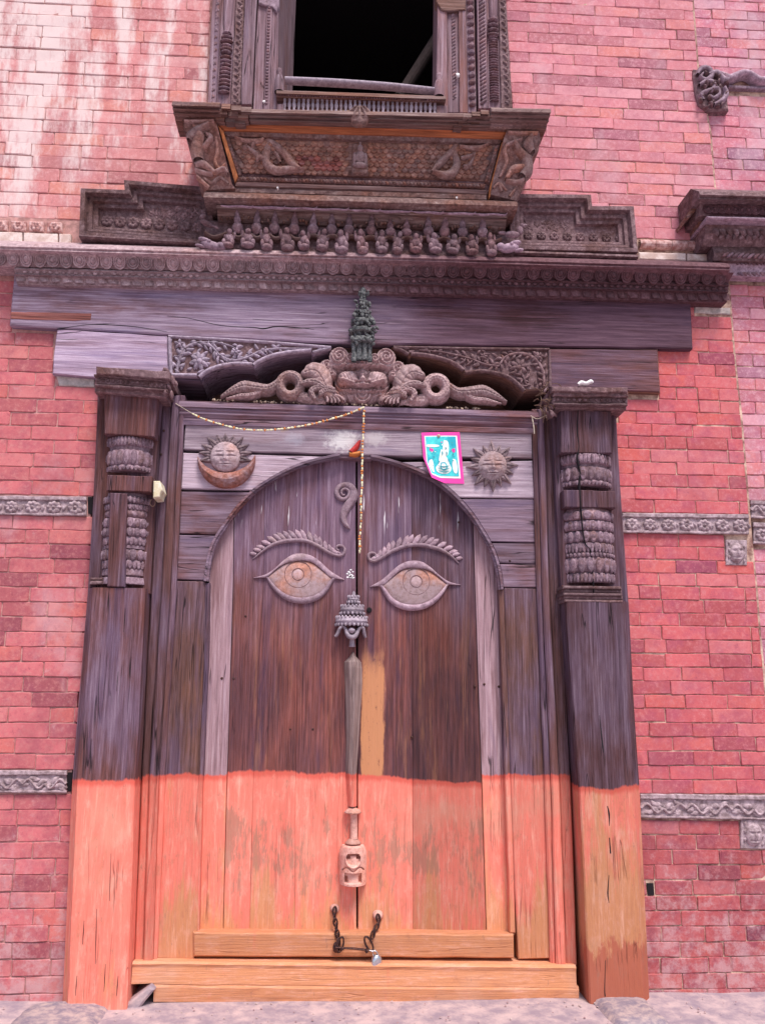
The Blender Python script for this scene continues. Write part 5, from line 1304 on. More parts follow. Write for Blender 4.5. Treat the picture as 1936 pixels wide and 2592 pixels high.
# corner brackets with rearing beasts
def beast(poly, strokes, label):
    g = G(); d = .23
    top = [P(x, y, dsl(y) + .02) for x, y in poly]; n = len(poly)
    A2 = sum(top[i][0] * top[(i + 1) % n][2] - top[(i + 1) % n][0] * top[i][2] for i in range(n))
    if A2 < 0: top = top[::-1]
    bot = [p + np.array([0, p[1] * -1 + .02, 0]) for p in top]; g.v = bot + top
    for i in range(n): j = (i + 1) % n; g.f.append((i, j, n + j, n + i))
    g.f.append(tuple(n + i for i in range(n))); b = part('corner_bracket', g, 'bayc', bay, label=label)
    for pts, w, h in strokes:
        s = G(); sweep(s, pts, w, [dsl(p[1]) + .018 for p in pts], h, k=6, ns=6, skirt=.01); part('beast_limb', s, 'scrollw', b, True)
e5 = lambda L: [(440 + x / 3.591, 240 + y / 3.591) for x, y in L]
beast(e5([(78, 222), (375, 222), (400, 290), (530, 810), (560, 850), (300, 865), (215, 760), (170, 560), (130, 420), (95, 320)]),
      [(e5([(100, 250), (230, 252), (370, 245)]), 4, .02), (e5([(330, 300), (230, 350), (170, 400), (150, 450)]), [5, 12, 15, 8], .05), (e5([(240, 380), (215, 520), (230, 620)]), [14, 17, 15], .05), (e5([(300, 370), (340, 400), (280, 480), (250, 500)]), [3, 7, 5, 3], .03),
       (e5([(200, 660), (270, 640), (350, 700), (380, 720), (460, 690), (500, 740)]), [6, 9, 7, 5, 4, 2], .035), (e5([(390, 400), (400, 520), (380, 620), (420, 680), (470, 640)]), [4, 5, 5, 4, 2], .02),
       (e5([(200, 690), (280, 720), (360, 730)]), [4, 6, 4], .025), (e5([(215, 750), (330, 855)]), [4, 5], .02), (e5([(280, 770), (350, 810), (420, 760), (500, 820)]), [3, 5, 4, 3], .02), (e5([(180, 290), (240, 320), (320, 290)]), [3, 5, 3], .02)], 'left corner with rearing beast')
e6 = lambda L: [(900 + x / 3.177, 240 + y / 3.177) for x, y in L]
beast(e6([(1215, 285), (1470, 290), (1485, 350), (1470, 450), (1400, 520), (1390, 640), (1340, 760), (1290, 852), (1085, 800), (1100, 700), (1190, 350)]),
      [(e6([(1220, 310), (1330, 315), (1460, 315)]), 4, .02), (e6([(1400, 360), (1380, 420), (1410, 490)]), [6, 15, 9], .05), (e6([(1270, 400), (1310, 470), (1380, 540)]), [5, 8, 12], .045), (e6([(1370, 530), (1370, 620), (1330, 680)]), [14, 16, 12], .05),
       (e6([(1330, 370), (1220, 410), (1195, 460), (1210, 540), (1180, 620), (1150, 680)]), [3, 5, 5, 5, 5, 3], .025), (e6([(1360, 600), (1260, 610), (1210, 680), (1200, 700)]), [8, 9, 5, 3], .04), (e6([(1200, 700), (1280, 715), (1350, 690)]), [4, 6, 4], .03),
       (e6([(1150, 720), (1170, 790)]), [3, 4], .02), (e6([(1280, 760), (1230, 830)]), [3, 4], .02), (e6([(1100, 760), (1150, 720), (1210, 780)]), [2, 4, 2], .018)], 'right corner with rearing beast')
# mouldings below the panel
mline(566, 1240, [(472, 492, .19), (476, 495, .20), (484, 505, .20), (488, 509, .185)], 'bayc', 'scalloped_strip', jit=.002)
mline(512, 1316, [(484, 510, .20), (489, 513, .245), (498, 522, .25), (506, 530, .235), (510, 535, .225)], 'bayc', 'lower_cornice', jit=.002)
mline(541, 1294, [(514, 538, .19), (518, 542, .205), (526, 552, .20), (530, 557, .18), (545, 572, .165), (560, 590, .14)], 'sill', 'curved_base', jit=.0025)
g = G()
for k in range(9):
    a = 560 + k * 80; y = 519 + (a - 560) * .032; sweep(g, [(a, y + 3), (a + 20, y + 5), (a + 50, y + 4), (a + 76, y + 6), (a + 84, y - 1)], [1, 2.5, 2.5, 2.5, 1], .202, .012, k=4, ns=4)
part('petal_lips', g, 'carve', bay, True)
g = G()
for k in range(90):
    x = 556 + k * 8; y = 556 + (x - 556) * .034 + random.uniform(-10, 3); leafs(g, x, y, random.uniform(0, 360), random.uniform(7, 12), 3, .158, .012, .2, k=3)
part('worn_leafwork', g, 'sill', bay, True, kind='stuff')
mline(505, 1318, [(556, 592, .10), (560, 596, .125), (600, 622, .13), (640, 652, .135), (646, 656, .12)], 'carved', 'bird_board', jit=.002)
# birds, garland, kneeling figures
bird = blobs('bird', Mt['fig'], [(0, 0, -.010, .024, .022, .026), (0, .002, .022, .015, .015, .028), (0, 0, .050, .0095, .0095, .014), (0, -.006, .062, .004, .006, .007)], 14)
for i, (cx_, cy_) in enumerate(((300, 905), (380, 905), (455, 900), (537, 915), (615, 890), (693, 900), (765, 900), (858, 905), (938, 940), (1005, 935), (1097, 915), (1165, 915), (1240, 915), (1323, 915))):
    x = 420 + cx_ / 1.652; y = 571 + (x - 600) * .020; s = 1.0 if i not in (8, 9) else .75
    inst(bird, 'bird', P(x, y + (1 - s) * 18, .165), bay, (1.12, 1.05, 1.12 * s * random.uniform(.93, 1.06)), (.15, random.uniform(-.06, .06), 0))
fig = blobs('kneeling_figure', Mt['fig'], [(0, -.008, .040, .013, .013, .016), (0, 0, .008, .022, .018, .030), (0, -.012, -.030, .028, .022, .016), (.020, -.014, -.014, .010, .012, .018), (-.020, -.014, -.014, .010, .012, .018), (.022, .004, .030, .008, .008, .022), (-.022, .004, .030, .008, .008, .022)], 12)
for cx_ in (265, 343, 420, 505, 580, 655, 737, 815, 900, 968, 1045, 1120, 1200, 1280, 1358):
    x = 420 + cx_ / 1.652; y = 609 + (x - 600) * .024 + random.uniform(-2, 2); inst(fig, 'kneeling_figure', P(x, y, .162), bay, (random.uniform(.9, 1.2), 1.1, random.uniform(.95, 1.25)), (.1, random.uniform(-.16, .16), random.uniform(-.4, .4)))
g = G(); pts = []
for i, cx_ in enumerate((165, 205, 265, 305, 343, 382, 420, 462, 505, 543, 580, 617, 655, 697, 737, 776, 815, 857, 900, 934, 968, 1006, 1045, 1082, 1120, 1160, 1200, 1240, 1280, 1320, 1358, 1400)):
    x = 420 + cx_ / 1.652; pts.append((x, 596 + (x - 520) * .022 + (-5 if i % 2 == 0 else 6) * (1 if cx_ < 560 else -.8)))
sweep(g, pts, 4.5, .15, .022, k=5, ns=6, skirt=.02); part('wavy_garland', g, 'sill', bay, True)
sb = blobs('side_bird', Mt['fig'], [(0, 0, 0, .040, .016, .018), (.038, 0, .024, .016, .013, .024), (.050, 0, .050, .012, .011, .012), (.066, 0, .054, .010, .004, .004), (-.048, 0, .006, .022, .010, .010)], 12)
inst(sb, 'side_bird', P(1296, 594, .17), bay, (1, 1, 1)); inst(sb, 'side_bird', P(524, 566, .17), bay, (-.9, 1, .8), (0, .5, 0))
mk = blobs('makara_head', Mt['carve'], [(0, 0, 0, .055, .025, .026), (.04, -.006, .02, .030, .018, .014), (.05, 0, -.022, .026, .016, .010), (-.045, -.004, .012, .024, .020, .022), (.012, -.022, .012, .010, .008, .010)], 14)
inst(mk, 'makara_head', P(1288, 628, .165), bay, (.9, 1, .9), (0, -.2, 0)); inst(mk, 'makara_head', P(536, 622, .165), bay, (-1.0, 1, .8), (0, .25, 0))

# ================================================================== FAR RIGHT WINDOW SILL + SERPENT
fs = thing('window_sill', 'corner of the neighbouring carved window base cut by the right edge', 'window base', P(1860, 700, .1))
mline(1756, 2040, [(478, 486, .16), (484, 492, .25), (492, 500, .26), (498, 505, .24), (503, 510, .245), (509, 515, .22)], 'carved', 'top_moulding', par=fs, dref=.2, n=8)
mline(1772, 2040, [(508, 514, .20), (530, 536, .18), (546, 551, .17)], 'carved', 'leaf_band', par=fs, dref=.2, n=8)
mline(1788, 2040, [(547, 553, .20), (550, 556, .215), (555, 561, .205)], 'carve', 'thin_fillet', par=fs, dref=.2, n=8)
mline(1794, 2040, [(556, 560, .16), (590, 594, .15), (624, 628, .10)], 'carved', 'scroll_band', par=fs, dref=.2, n=8)
mline(1826, 2040, [(626, 630, .10), (640, 644, .115), (660, 664, .10)], 'carved', 'rope_band', par=fs, dref=.2, n=8); mline(1856, 2040, [(662, 666, .06), (668, 672, .075), (698, 704, .06)], 'carve', 'lower_band', par=fs, dref=.2, n=8)
g = G(); prism(g, [(1752, 482), (1770, 486), (1776, 516), (1742, 552), (1738, 545), (1752, 520)], .15, .0, .006, .002, .03); prism(g, [(1760, 520), (1796, 520), (1800, 560), (1790, 578), (1770, 570)], .12, .0, .006, .002, .03); part('corner_return', g, 'sill', fs)
for k in range(11):
    x = 1790 + k * 17; inst(lot, 'lotus_petal', P(x, 529 + k * .6, .19), fs, (.7, 1, .75), (0, -.3, 0)); inst(chip, 'leaf', P(x + 12, 580 + k * .4, .16), fs, (1.4, 1.6, 1.4), (0, .9, 0)); inst(chip, 'leaf', P(x + 30, 606 + k * .4, .145), fs, (1.4, 1.6, 1.4), (0, -.7, 0))
    inst(ropem, 'rope_twist', P(1834 + k * 13, 645 + k * .6, .108), fs, (.9, 1, 1), (0, -.6, 0)); inst(bsm, 'bead', P(1866 + k * 10, 668, .078), fs, (.9, 1, .9)); inst(chip2, 'leaf', P(1866 + k * 11, 690, .066), fs, (1.2, 1, 1.2), (0, .6, 0))
g = G()
f6 = lambda L: [(1720 + x / 3.687, 140 + y / 3.687) for x, y in L]
sweep(g, f6([(340, 215), (400, 240), (440, 250), (500, 225), (560, 205), (620, 215), (700, 265), (760, 270), (840, 235), (920, 215), (1000, 250)]), [8, 11, 11, 10, 10, 10, 11, 11, 10, 10, 10], -.02, .055, k=6, ns=8)
sn = thing('serpent_strip', 'wavy carved serpent strip with knotted head at upper right', 'carving', P(1860, 215, .0))
part('serpent_body', g, 'carve', sn, True)
g = G(); slab(g, 1842, 2040, 214, 222, 222, 230, .0, -.06, .004); part('ledge', g, 'carve', sn)
g = G(); prism(g, f6([(130, 120), (200, 130), (330, 165), (400, 240), (430, 310), (460, 510), (260, 515), (180, 460), (140, 300)]), .02, -.05, .01, .002, .03); hd = part('serpent_head', g, 'carved', sn)
for pts, w in (([(150, 200), (190, 140), (260, 150), (280, 210), (230, 250), (180, 225), (200, 190)], [4, 7, 8, 8, 7, 5, 3]), ([(250, 200), (330, 180), (390, 240), (440, 250)], [5, 9, 10, 8]), ([(165, 300), (230, 260), (300, 280), (290, 340), (230, 350)], [4, 6, 7, 6, 3]),
               ([(200, 440), (190, 380), (250, 350), (330, 330), (350, 380), (300, 420), (260, 400)], [4, 6, 6, 7, 6, 5, 3]), ([(300, 480), (380, 440), (420, 380), (400, 320)], [4, 7, 7, 5])):
    g = G(); sweep(g, f6(pts), w, .018, .032, k=5, ns=6); part('coil', g, 'carve', hd, True)
for k in range(26):
    g = G(); x, y = f6([(random.uniform(190, 420), random.uniform(180, 490))])[0]; leafs(g, x, y, random.uniform(0, 360), random.uniform(10, 18), random.uniform(2.5, 4), .03, .024, .2); part('leaf', g, 'carved', hd, True)

# ================================================================== MASK CREST
cr_ = thing('mask_crest', 'carved grinning mask with coiled scaly serpents on the door head rail', 'carving', P(916, 1025, -.02))
K = lambda x, y: (560 + x / 3.933, 720 + y / 3.933)
Kx = lambda L: [K(*p) for p in L]
DC = .0
fx = 916.5
def mask(X, Y):
    # symmetric about fx, follows the slight fall of the rail
    u = np.abs(X - fx) * 3.933; v = (Y - .02 * (X - fx) - 720) * 3.933; U = (X - fx) * 3.933
    H = np.zeros(X.shape)
    m = lambda a: np.maximum(H, a)
    H = m(ell(U, v, 0, 990, 275, 225, .060, .5))
    H = m(ell(u, v, 235, 850, 130, 60, .066, .5)); H = m(ell(U, v, 0, 830, 190, 80, .066, .5))
    inface = H > 0
    def add(a): return np.where(inface, H + a, H)
    H = add(.042 * np.exp(-((u - 150) / 88) ** 4 - ((v - 975) / 66) ** 4)); rc = np.sqrt(((u - 150) / 112) ** 2 + ((v - 978) / 86) ** 2); H = add(-.016 * np.exp(-((rc - 1) / .09) ** 2))                     # eyes / cheeks
    H = add(-gau(u, v, 150, 884, 120, 16, .026)); H = add(gau(u, v, 120, 845, 100, 22, .026)); H = add(-gau(u, v, 110, 868, 70, 9, .014)); H = add(gau(u, v, 110, 862, 40, 6, .008))
    H = add(gau(U, v, 0, 960, 26, 90, .036)); H = add(gau(U, v, 0, 1008, 46, 26, .030)); H = add(gau(u, v, 54, 1012, 20, 16, .022)); H = add(-gau(u, v, 28, 1026, 9, 7, .016))
    H = add(.004 * np.sin(v / 6.0) * (np.abs(U) < 24) * (v > 900) * (v < 985))
    lip = 1050 - (u / 200) ** 2 * 42
    H = add(.030 * np.exp(-((v - lip) / 14) ** 2) * (u < 215)); H = add(-.020 * np.exp(-((v - lip - 24) / 9) ** 2) * (u < 190)); re_ = np.hypot((u - 118) / 44, (v - 868) / 22); H = add(.016 * np.exp(-re_ ** 4)); H = add(-.012 * np.exp(-((re_ - 1.15) / .16) ** 2))
    H = add(-gau(u, v, 192, 1035, 20, 22, .024))
    H = add(.018 * np.exp(-((v - lip - 52) / 13) ** 2) * (np.cos(U / 6.2) * .5 + .6) * (u < 140))     # teeth
    H = add(-.012 * np.exp(-((v - lip - 78) / 9) ** 2) * (u < 170))
    rr = np.hypot(u - 180, (v - 985)); H = add(.004 * np.cos(rr / 7.0) * (rr > 85) * (rr < 150) * (u > 150))
    # curls above the brow
    for cx_, cy_, R in ((230, 770, 96), (352, 850, 66), (395, 960, 62), (300, 930, 46), (350, 1080, 70), (285, 1145, 60), (205, 1178, 46), (120, 790, 60), (0, 790, 70)):
        r = np.hypot(u - cx_, v - cy_); t = np.arctan2(v - cy_, u - cx_)
        H = np.where(r < R, np.maximum(H, (.058 if cx_ < 260 and cy_ < 1000 else .040) + .026 * np.sqrt(np.maximum(0, 1 - (r / R) ** 2)) + .007 * np.cos(r / 5.5 + t * 1.0)), H)
    rb = np.hypot(U, (v - 1120) * 1.0); H = np.where((rb < 92) & (v > 1120), np.maximum(H, .050 + .008 * np.cos(rb / 6.0)), H)
    H = H + np.where(H > 0, .0018 * np.sin(u / 4.5 + v / 9) , 0)
    return H
g = G(); hf(g, 796, 894, 1038, 1032, 1.05, mask, DC - .03); 
mo = part('mask_face', g, 'crest', cr_, True, label='wide grinning face with bulging cheeks and bared teeth')
def scaly(X, Y, cx_, cy_, R, Ri, h, top):
    r = np.hypot(X - cx_, Y - cy_); t = np.arctan2(Y - cy_, X - cx_); w = (R - Ri) / 2; c = (R + Ri) / 2
    q = 1 - ((r - c) / w) ** 2; H = np.where(q > 0, h * np.sqrt(np.maximum(q, 0)), 0)
    ph = (r - Ri) / 6.5; cell = np.abs(np.sin(t * 9 + (np.floor(ph) % 2) * PI / 2)) ** .5 * (1 - (ph % 1)) 
    return np.where(H > 0, H + .007 * cell, 0)
def feather(X, Y, pts, w, h, n):
    """tapering plume with barbs"""
    c = np.array(crom(pts, 8)); D = np.full(X.shape, 1e9); T = np.zeros(X.shape); S = np.zeros(X.shape)
    for i in range(len(c) - 1):
        a, b = c[i], c[i + 1]; v = b - a; L = v @ v; t = np.clip(((X - a[0]) * v[0] + (Y - a[1]) * v[1]) / L, 0, 1)
        d = np.hypot(X - a[0] - t * v[0], Y - a[1] - t * v[1]); sgn = np.sign((X - a[0]) * v[1] - (Y - a[1]) * v[0]); k = d < D
        D = np.where(k, d, D); T = np.where(k, (i + t) / (len(c) - 1), T); S = np.where(k, sgn, S)
    W = np.interp(T, np.linspace(0, 1, len(w)), w); q = 1 - (D / W) ** 2
    H = np.where(q > 0, h * np.sqrt(np.maximum(q, 0)), 0)
    barb = np.abs(np.sin(T * n * PI + D / W * 2.4)) ** .6
    return np.where(H > 0, H + .006 * barb - .006 * np.exp(-(D / 1.3) ** 2), 0)
def side(sgn, M, label):
    """one serpent half; M maps local (crop) points"""
    so_ = None
    def mk(name, fn, box, d=DC, lab=None, par=None, step=1.25):
        (x0, y0), (x1, y1) = M(*box[:2]), M(*box[2:]); x0, x1 = sorted((x0, x1))
        g = G(); hf(g, x0, y0, x1, y1, step, fn, d); return part(name, g, 'crest', par or cr_, True, label=lab)
    c1 = M(690, 1010); R = 128 / 3.933
    body = mk('scaly_coil', lambda X, Y: scaly(X, Y, c1[0], c1[1] + 4, R * 1.20, R * .36, .060, 0), (530, 855, 850, 1190), lab=label)
    tail = Kx_ = [M(*p) for p in ((10, 1140), (120, 1080), (230, 1040), (330, 1050), (470, 1060), (560, 1010), (640, 930))]
    mk('tail', lambda X, Y: feather(X, Y, tail, [3, 12, 18, 17, 14, 12, 12], .05, 22), (-10, 960, 650, 1180), par=body)
    lowt = [M(*p) for p in ((60, 1160), (200, 1130), (320, 1120), (420, 1080), (520, 1070))]
    mk('tail', lambda X, Y: feather(X, Y, lowt, [2, 7, 8, 6, 3], .045, 18), (30, 1050, 530, 1180), par=body)
    b2 = [M(*p) for p in ((800, 1130), (860, 1150), (930, 1150), (1000, 1180))]
    mk('belly', lambda X, Y: np.where(tube_h(X, Y, b2, 16, .045) > 0, tube_h(X, Y, b2, 16, .045) + .005 * np.abs(np.sin(X / 3.0) * np.sin(Y / 3.0)), 0), (740, 1060, 1060, 1215), par=body)
    sh = [M(*p) for p in ((840, 920), (900, 900), (960, 920), (1010, 990), (1040, 1060))]
    mk('shoulder', lambda X, Y: feather(X, Y, sh, [13, 27, 32, 28, 16], .070, 6), (790, 790, 1170, 1180), par=body)
    for pts, w in ((((790, 1010), (870, 985), (960, 1000), (1050, 1060)), [4, 9, 12, 7]), (((1050, 1060), (960, 1045), (900, 1080), (930, 1150)), [8, 9, 9, 5]), (((990, 1090), (1060, 1045), (1120, 1060)), [6, 6, 5]), (((985, 1120), (1050, 1080), (1130, 1090)), [5, 6, 5])):
        pp = [M(*p) for p in pts]; xs = [p[0] for p in pp]; ys = [p[1] for p in pp]
        g = G(); hf(g, min(xs) - 13, min(ys) - 13, max(xs) + 13, max(ys) + 13, 1.25, lambda X, Y: feather(X, Y, pp, w, .040, 7), DC + .035); part('leaf_cuff', g, 'crest', body, True)
    # open hand: palm with separate fingers reaching down and inward
    g = G(); pal = [M(*p) for p in ((1040, 1090), (1080, 1110), (1110, 1130))]; sweep(g, pal, [10, 13, 12], DC + .035, .036, ns=8, skirt=.03)
    hand = part('hand', g, 'crest', body, True)
    for (a, b, c_) in (((1080, 1120), (1100, 1160), (1098, 1192)), ((1100, 1120), (1130, 1155), (1138, 1190)), ((1118, 1115), (1160, 1145), (1182, 1178)), ((1125, 1105), (1185, 1130), (1222, 1165)), ((1050, 1125), (1060, 1155), (1056, 1182))):
        g = G(); sweep(g, [M(*a), M(*b), M(*c_)], [3.6, 4.4, 2.6], DC + .045, .024, ns=6, k=5, skirt=.03); part('finger', g, 'crest', hand, True)
side(-1, K, 'left scaly coil with feathered tail')
def K2(x, y):  # mirrored half, nudged to the photo
    X, Y_ = K(x, y); return (fx * 2 - X + 1 + (fx - X) * .015, Y_ + (fx - X) * .036)
side(1, K2, 'right scaly coil with feathered tail')
# dried offerings along the rail
g = G()
for k in range(150):
    x = random.choice([random.uniform(640, 700), random.uniform(1130, 1215), random.uniform(1130, 1215), random.uniform(650, 800), random.uniform(540, 590), random.uniform(860, 960)]); y = 1016 + (x - 560) * .031
    r = random.uniform(1.6, 4.2) * .0019; p = P(x, y - random.uniform(0, 4), random.uniform(-.03, .024)); n0 = len(g.v)
    for q in ((r, 0, 0), (0, r, 0), (-r, 0, 0), (0, -r, 0), (0, 0, r), (0, 0, -r)): g.v.append(p + np.array(q) * random.uniform(.8, 1.2))
    g.f += [tuple(n0 + i for i in f) for f in ((0, 1, 4), (1, 2, 4), (2, 3, 4), (3, 0, 4), (1, 0, 5), (2, 1, 5), (3, 2, 5), (0, 3, 5))]
tag(obj('dried_offerings', g, Mt['seed'], None, True), 'scattered dried grains and petals on the head rail', 'grains', kind='stuff')
g = G()
for k in range(30):
    x = random.gauss(1375, 10); y = random.gauss(1005, 20); a = random.uniform(0, 2 * PI); L = random.uniform(10, 28)
    sweep(g, [(x, y), (x + L * .5 * math.cos(a) + 3, y + L * .5 * math.sin(a) + random.uniform(-3, 6)), (x + L * math.cos(a), y + L * math.sin(a) + 8)], .7, [.17, .185, .16], .002, k=3, ns=3)
tag(obj('straw_tuft', g, Mt['grass']), 'tangle of dry straw caught beside the right capital', 'straw', kind='stuff')

# ================================================================== SMALL STATUE ABOVE THE MASK
st = thing('finial_statue', 'small grey-green metal shrine figure standing above the mask', 'statue', P(914, 912, .14))
DS = .085
def knobs(y0, y1, x0, x1, n, r0, r1, name, d=DS):
    g = G()
    for k in range(n):
        x = random.uniform(x0, x1); y = random.uniform(y0, y1); r = random.uniform(r0, r1)
        p = P(x, y, d + random.uniform(-.005, .03)); s = .0019 * r; rows_ = []
        ph0 = random.uniform(0, 6)
        for i in range(5):
            ph = PI * i / 4; rows_.append([(p[0] + s * random.uniform(.8, 1.2) * max(.05, math.sin(ph)) * math.cos(ph0 + 2 * PI * j / 6), p[1] + s * max(.05, math.sin(ph)) * math.sin(ph0 + 2 * PI * j / 6), p[2] + s * 1.2 * math.cos(ph)) for j in range(6)])
        g.grid(rows_[::-1], closed=True)
    return part(name, g, 'patina', st, True)
def sring(y0, y1, r, name='tier', cx_=914, n=0):
    g = G(); lathe(g, lambda y: cx_, DS - .01, [(y0, r * .7), (y0 + 1, r), ((y0 + y1) / 2, r * .86), (y1 - 1, r * 1.02), (y1, r * .7)], 28, mod=(lambda th, q: 1 + .10 * math.cos(9 * th)) if n else None); return part(name, g, 'patina', st, True)
for x, y, w in ((896, 872, 7), (909, 868, 8), (923, 868, 8), (936, 872, 6)):
    g = G(); lathe(g, x, DS + .004, [(y - 6, w * .6), (y, w), (y + 20, w * .8), (y + 36, w * 1.1), (y + 44, w * .9)], 12); part('robed_figure', g, 'patina', st, True)
sring(858, 872, 26, n=1); sring(836, 846, 31, n=1); sring(812, 822, 26, n=1); sring(790, 800, 20, 'crown', 919, 1); sring(770, 778, 13, 'crown', 921)
knobs(838, 872, 891, 946, 60, 3, 6.5, 'knobbly_cluster'); knobs(796, 842, 895, 948, 80, 3, 6, 'knobbly_cluster'); knobs(764, 792, 903, 941, 30, 2.5, 5, 'crown_piece'); knobs(733, 768, 909, 932, 22, 2.2, 4.5, 'spire')
g = G(); lathe(g, 919, DS, [(728, 3), (734, 8), (745, 6), (752, 9), (766, 5), (775, 9)], 12); part('spire', g, 'patina', st, True)
for a, b in (((893, 838), (884, 836)), ((944, 842), (958, 838)), ((905, 765), (898, 762)), ((905, 784), (900, 787)), ((950, 826), (957, 832))):
    g = G(); leafs(g, a[0], a[1], math.degrees(math.atan2(a[1] - b[1], b[0] - a[0])), 12, 3.5, DS + .01, .012); part('prong', g, 'patina', st, True)
g = G(); knob = None; sweep(g, [(903, 763), (897, 763)], 3, DS, .01, k=2); part('pale_flower', g, 'whitebit', st, True)

# ================================================================== SUN AND MOON
def face_h(X, Y, cx_, cy_, R):
    x = (X - cx_) / R; y = (Y - cy_) / R; H = ell(x, y, 0, 0, 1, 1, .030, .42); ok = H > 0; u = np.abs(x)
    b = np.zeros(x.shape)
    b += .012 * np.exp(-(x / .10) ** 2 - ((y - .02) / .26) ** 2) + .010 * np.exp(-(x / .17) ** 2 - ((y - .22) / .10) ** 2)
    b += .006 * np.exp(-((u - .40) / .24) ** 2 - ((y + .10) / .11) ** 2) - .009 * np.exp(-((u - .38) / .26) ** 2 - ((y + .02 - .12 * (u - .4) ** 2 * 4) / .035) ** 2)
    b -= .006 * np.exp(-((u - .36) / .28) ** 2 - ((y + .28 - .0 + .35 * (u - .36) ** 2) / .035) ** 2) - .003 * np.exp(-((u - .36) / .3) ** 2 - ((y + .33) / .05) ** 2)
    b += .007 * np.exp(-(x / .24) ** 2 - ((y - .46) / .05) ** 2) + .007 * np.exp(-(x / .20) ** 2 - ((y - .60) / .06) ** 2) - .010 * np.exp(-(x / .26) ** 2 - ((y - .53) / .028) ** 2)
    b += .006 * np.exp(-((u - .52) / .22) ** 2 - ((y - .25) / .22) ** 2) - .004 * np.exp(-((u - .26) / .04) ** 2 - ((y - .36) / .14) ** 2)
    return np.where(ok, H + b, 0)
def ray(parent, cx_, cy_, ang, r0, r1, w, d):
    r0 += 6; w *= 1.0
    a = math.radians(ang); ux, uy = math.cos(a), -math.sin(a); 
    for k, (o, hh) in enumerate(((0, .020),)):
        g = G(); sweep(g, [(cx_ + ux * r0, cy_ + uy * r0), (cx_ + ux * (r0 + (r1 - r0) * .35), cy_ + uy * (r0 + (r1 - r0) * .35)), (cx_ + ux * r1, cy_ + uy * r1)], [w * .75, w * .95, w * .60, .5], d, [.016, .022, .016, .006], k=5, ns=8, skirt=.01, ridge=.25)
        rr_ = part('ray', g, 'faceray', parent, True)
    g = G()
    for s in (-.45, .45):
        sweep(g, [(cx_ + ux * r0 - uy * w * s, cy_ + uy * r0 + ux * w * s), (cx_ + ux * (r0 + (r1 - r0) * .8), cy_ + uy * (r0 + (r1 - r0) * .8))], [1.0, .3], d + .018, .004, k=3, ns=3, smooth=False)
    part('ray_groove', g, 'faceray', rr_, True)
sun = thing('sun_carving', 'round sleeping sun face with pointed rays all round, beside the poster', 'carving', P(1245, 1245, .0))
for k in range(16): ray(sun, 1245, 1180, 22.5 * k + 2, 26, 61 + (5 if k % 2 == 0 else -4), 11.5 - (1.6 if k % 2 else 0), .004)
g = G(); hf(g, 1204, 1139, 1286, 1221, .9, lambda X, Y: face_h(X, Y, 1245, 1180, 38), .012); part('face', g, 'facew', sun, True)
mn = thing('moon_carving', 'sleeping face with rays above it resting in a brown crescent', 'carving', P(574, 1237, .0))
for a in (-8, 10, 28, 48, 69, 90, 111, 132, 152, 170, 188): ray(mn, 571, 1157, a, 30, 60 + (8 if abs(a - 90) > 40 else 0), 11, .004)
g = G(); hf(g, 528, 1114, 614, 1200, .9, lambda X, Y: face_h(X, Y, 571, 1157, 39), .012); part('face', g, 'facew', mn, True)
def cres(X, Y):
    ro = np.hypot((X - 574) / 73, (Y - 1161) / 76); inn = np.hypot((X - 573) / 78, (Y - 1128) / 70)
    ok = (ro < 1) & (inn > 1) & (Y > 1148); t = np.clip(np.minimum((1 - ro) * 3.6, (inn - 1) * 3.2), 0, 1)
    return np.where(ok, .012 + .040 * np.sqrt(t), 0)
g = G(); hf(g, 498, 1146, 650, 1240, 1.0, cres, .006); part('crescent', g, 'moon', mn, True)

# ================================================================== STAFF ORNAMENT ON THE SEAM
sf = thing('staff_ornament', 'tiered parasol, tapering dark staff and pink bell hung on the door seam', 'ornament', P(895, 2236, -.03))
Q = lambda x, y: (820 + x / 10.056, 1480 + y / 10.056)
def fluted(y0, y1, x0a, x1a, x0b, x1b, n, d, name='tier'):
    (xa0, ya), (xa1, _) = Q(x0a, y0), Q(x1a, y0); (xb0, yb2), (xb1, _) = Q(x0b, y1), Q(x1b, y1)
    ca, cb_ = (xa0 + xa1) / 2, (xb0 + xb1) / 2; ra, rb = (xa1 - xa0) / 2, (xb1 - xb0) / 2; h = yb2 - ya
    g = G(); lathe(g, lambda y: ca + (cb_ - ca) * (y - ya) / h, d, [(ya, ra * .5), (ya + .05 * h, ra), (ya + .40 * h, ra * .5 + rb * .5 - .6), (ya + .46 * h, (ra + rb) / 2 + .8), (ya + .54 * h, (ra + rb) / 2 + .8), (ya + .60 * h, (ra + rb) / 2 - .8), (ya + .94 * h, rb), (yb2, rb * .7)], 96)
    t = part(name, g, 'orn', sf, True)
    for top in (0, 1):
        for k in range(n + 1):
            th = PI + PI * (k + .5) / (n + 1); r = (ra if top == 0 else rb) * .98; y = ya + h * (.06 if top == 0 else .94); cxk = ca if top == 0 else cb_
            c = P(cxk, y, d); s = mpp(cxk, y, d)
            inst(SCAL, 'scallop', (c[0] + r * s * math.cos(th), c[1] + r * s * math.sin(th), c[2]), t, (.9, .9, .9))
    return t
SCAL = blobs('scallop', Mt['orn'], [(0, 0, 0, .0065, .005, .0085)], 8)
fluted(300, 460, 610, 890, 590, 905, 5, -.035); fluted(535, 755, 435, 1010, 400, 1040, 8, -.038); fluted(825, 1045, 305, 1100, 285, 1120, 11, -.042)
g = G(); lathe(g, 895.5, -.03, [(1496, 1), (1500, 4), (1506, 4.5), (1510, 5), (1526, 5), (1534, 6), (1556, 6), (1564, 6)], 14); part('finial', g, 'orn', sf, True)
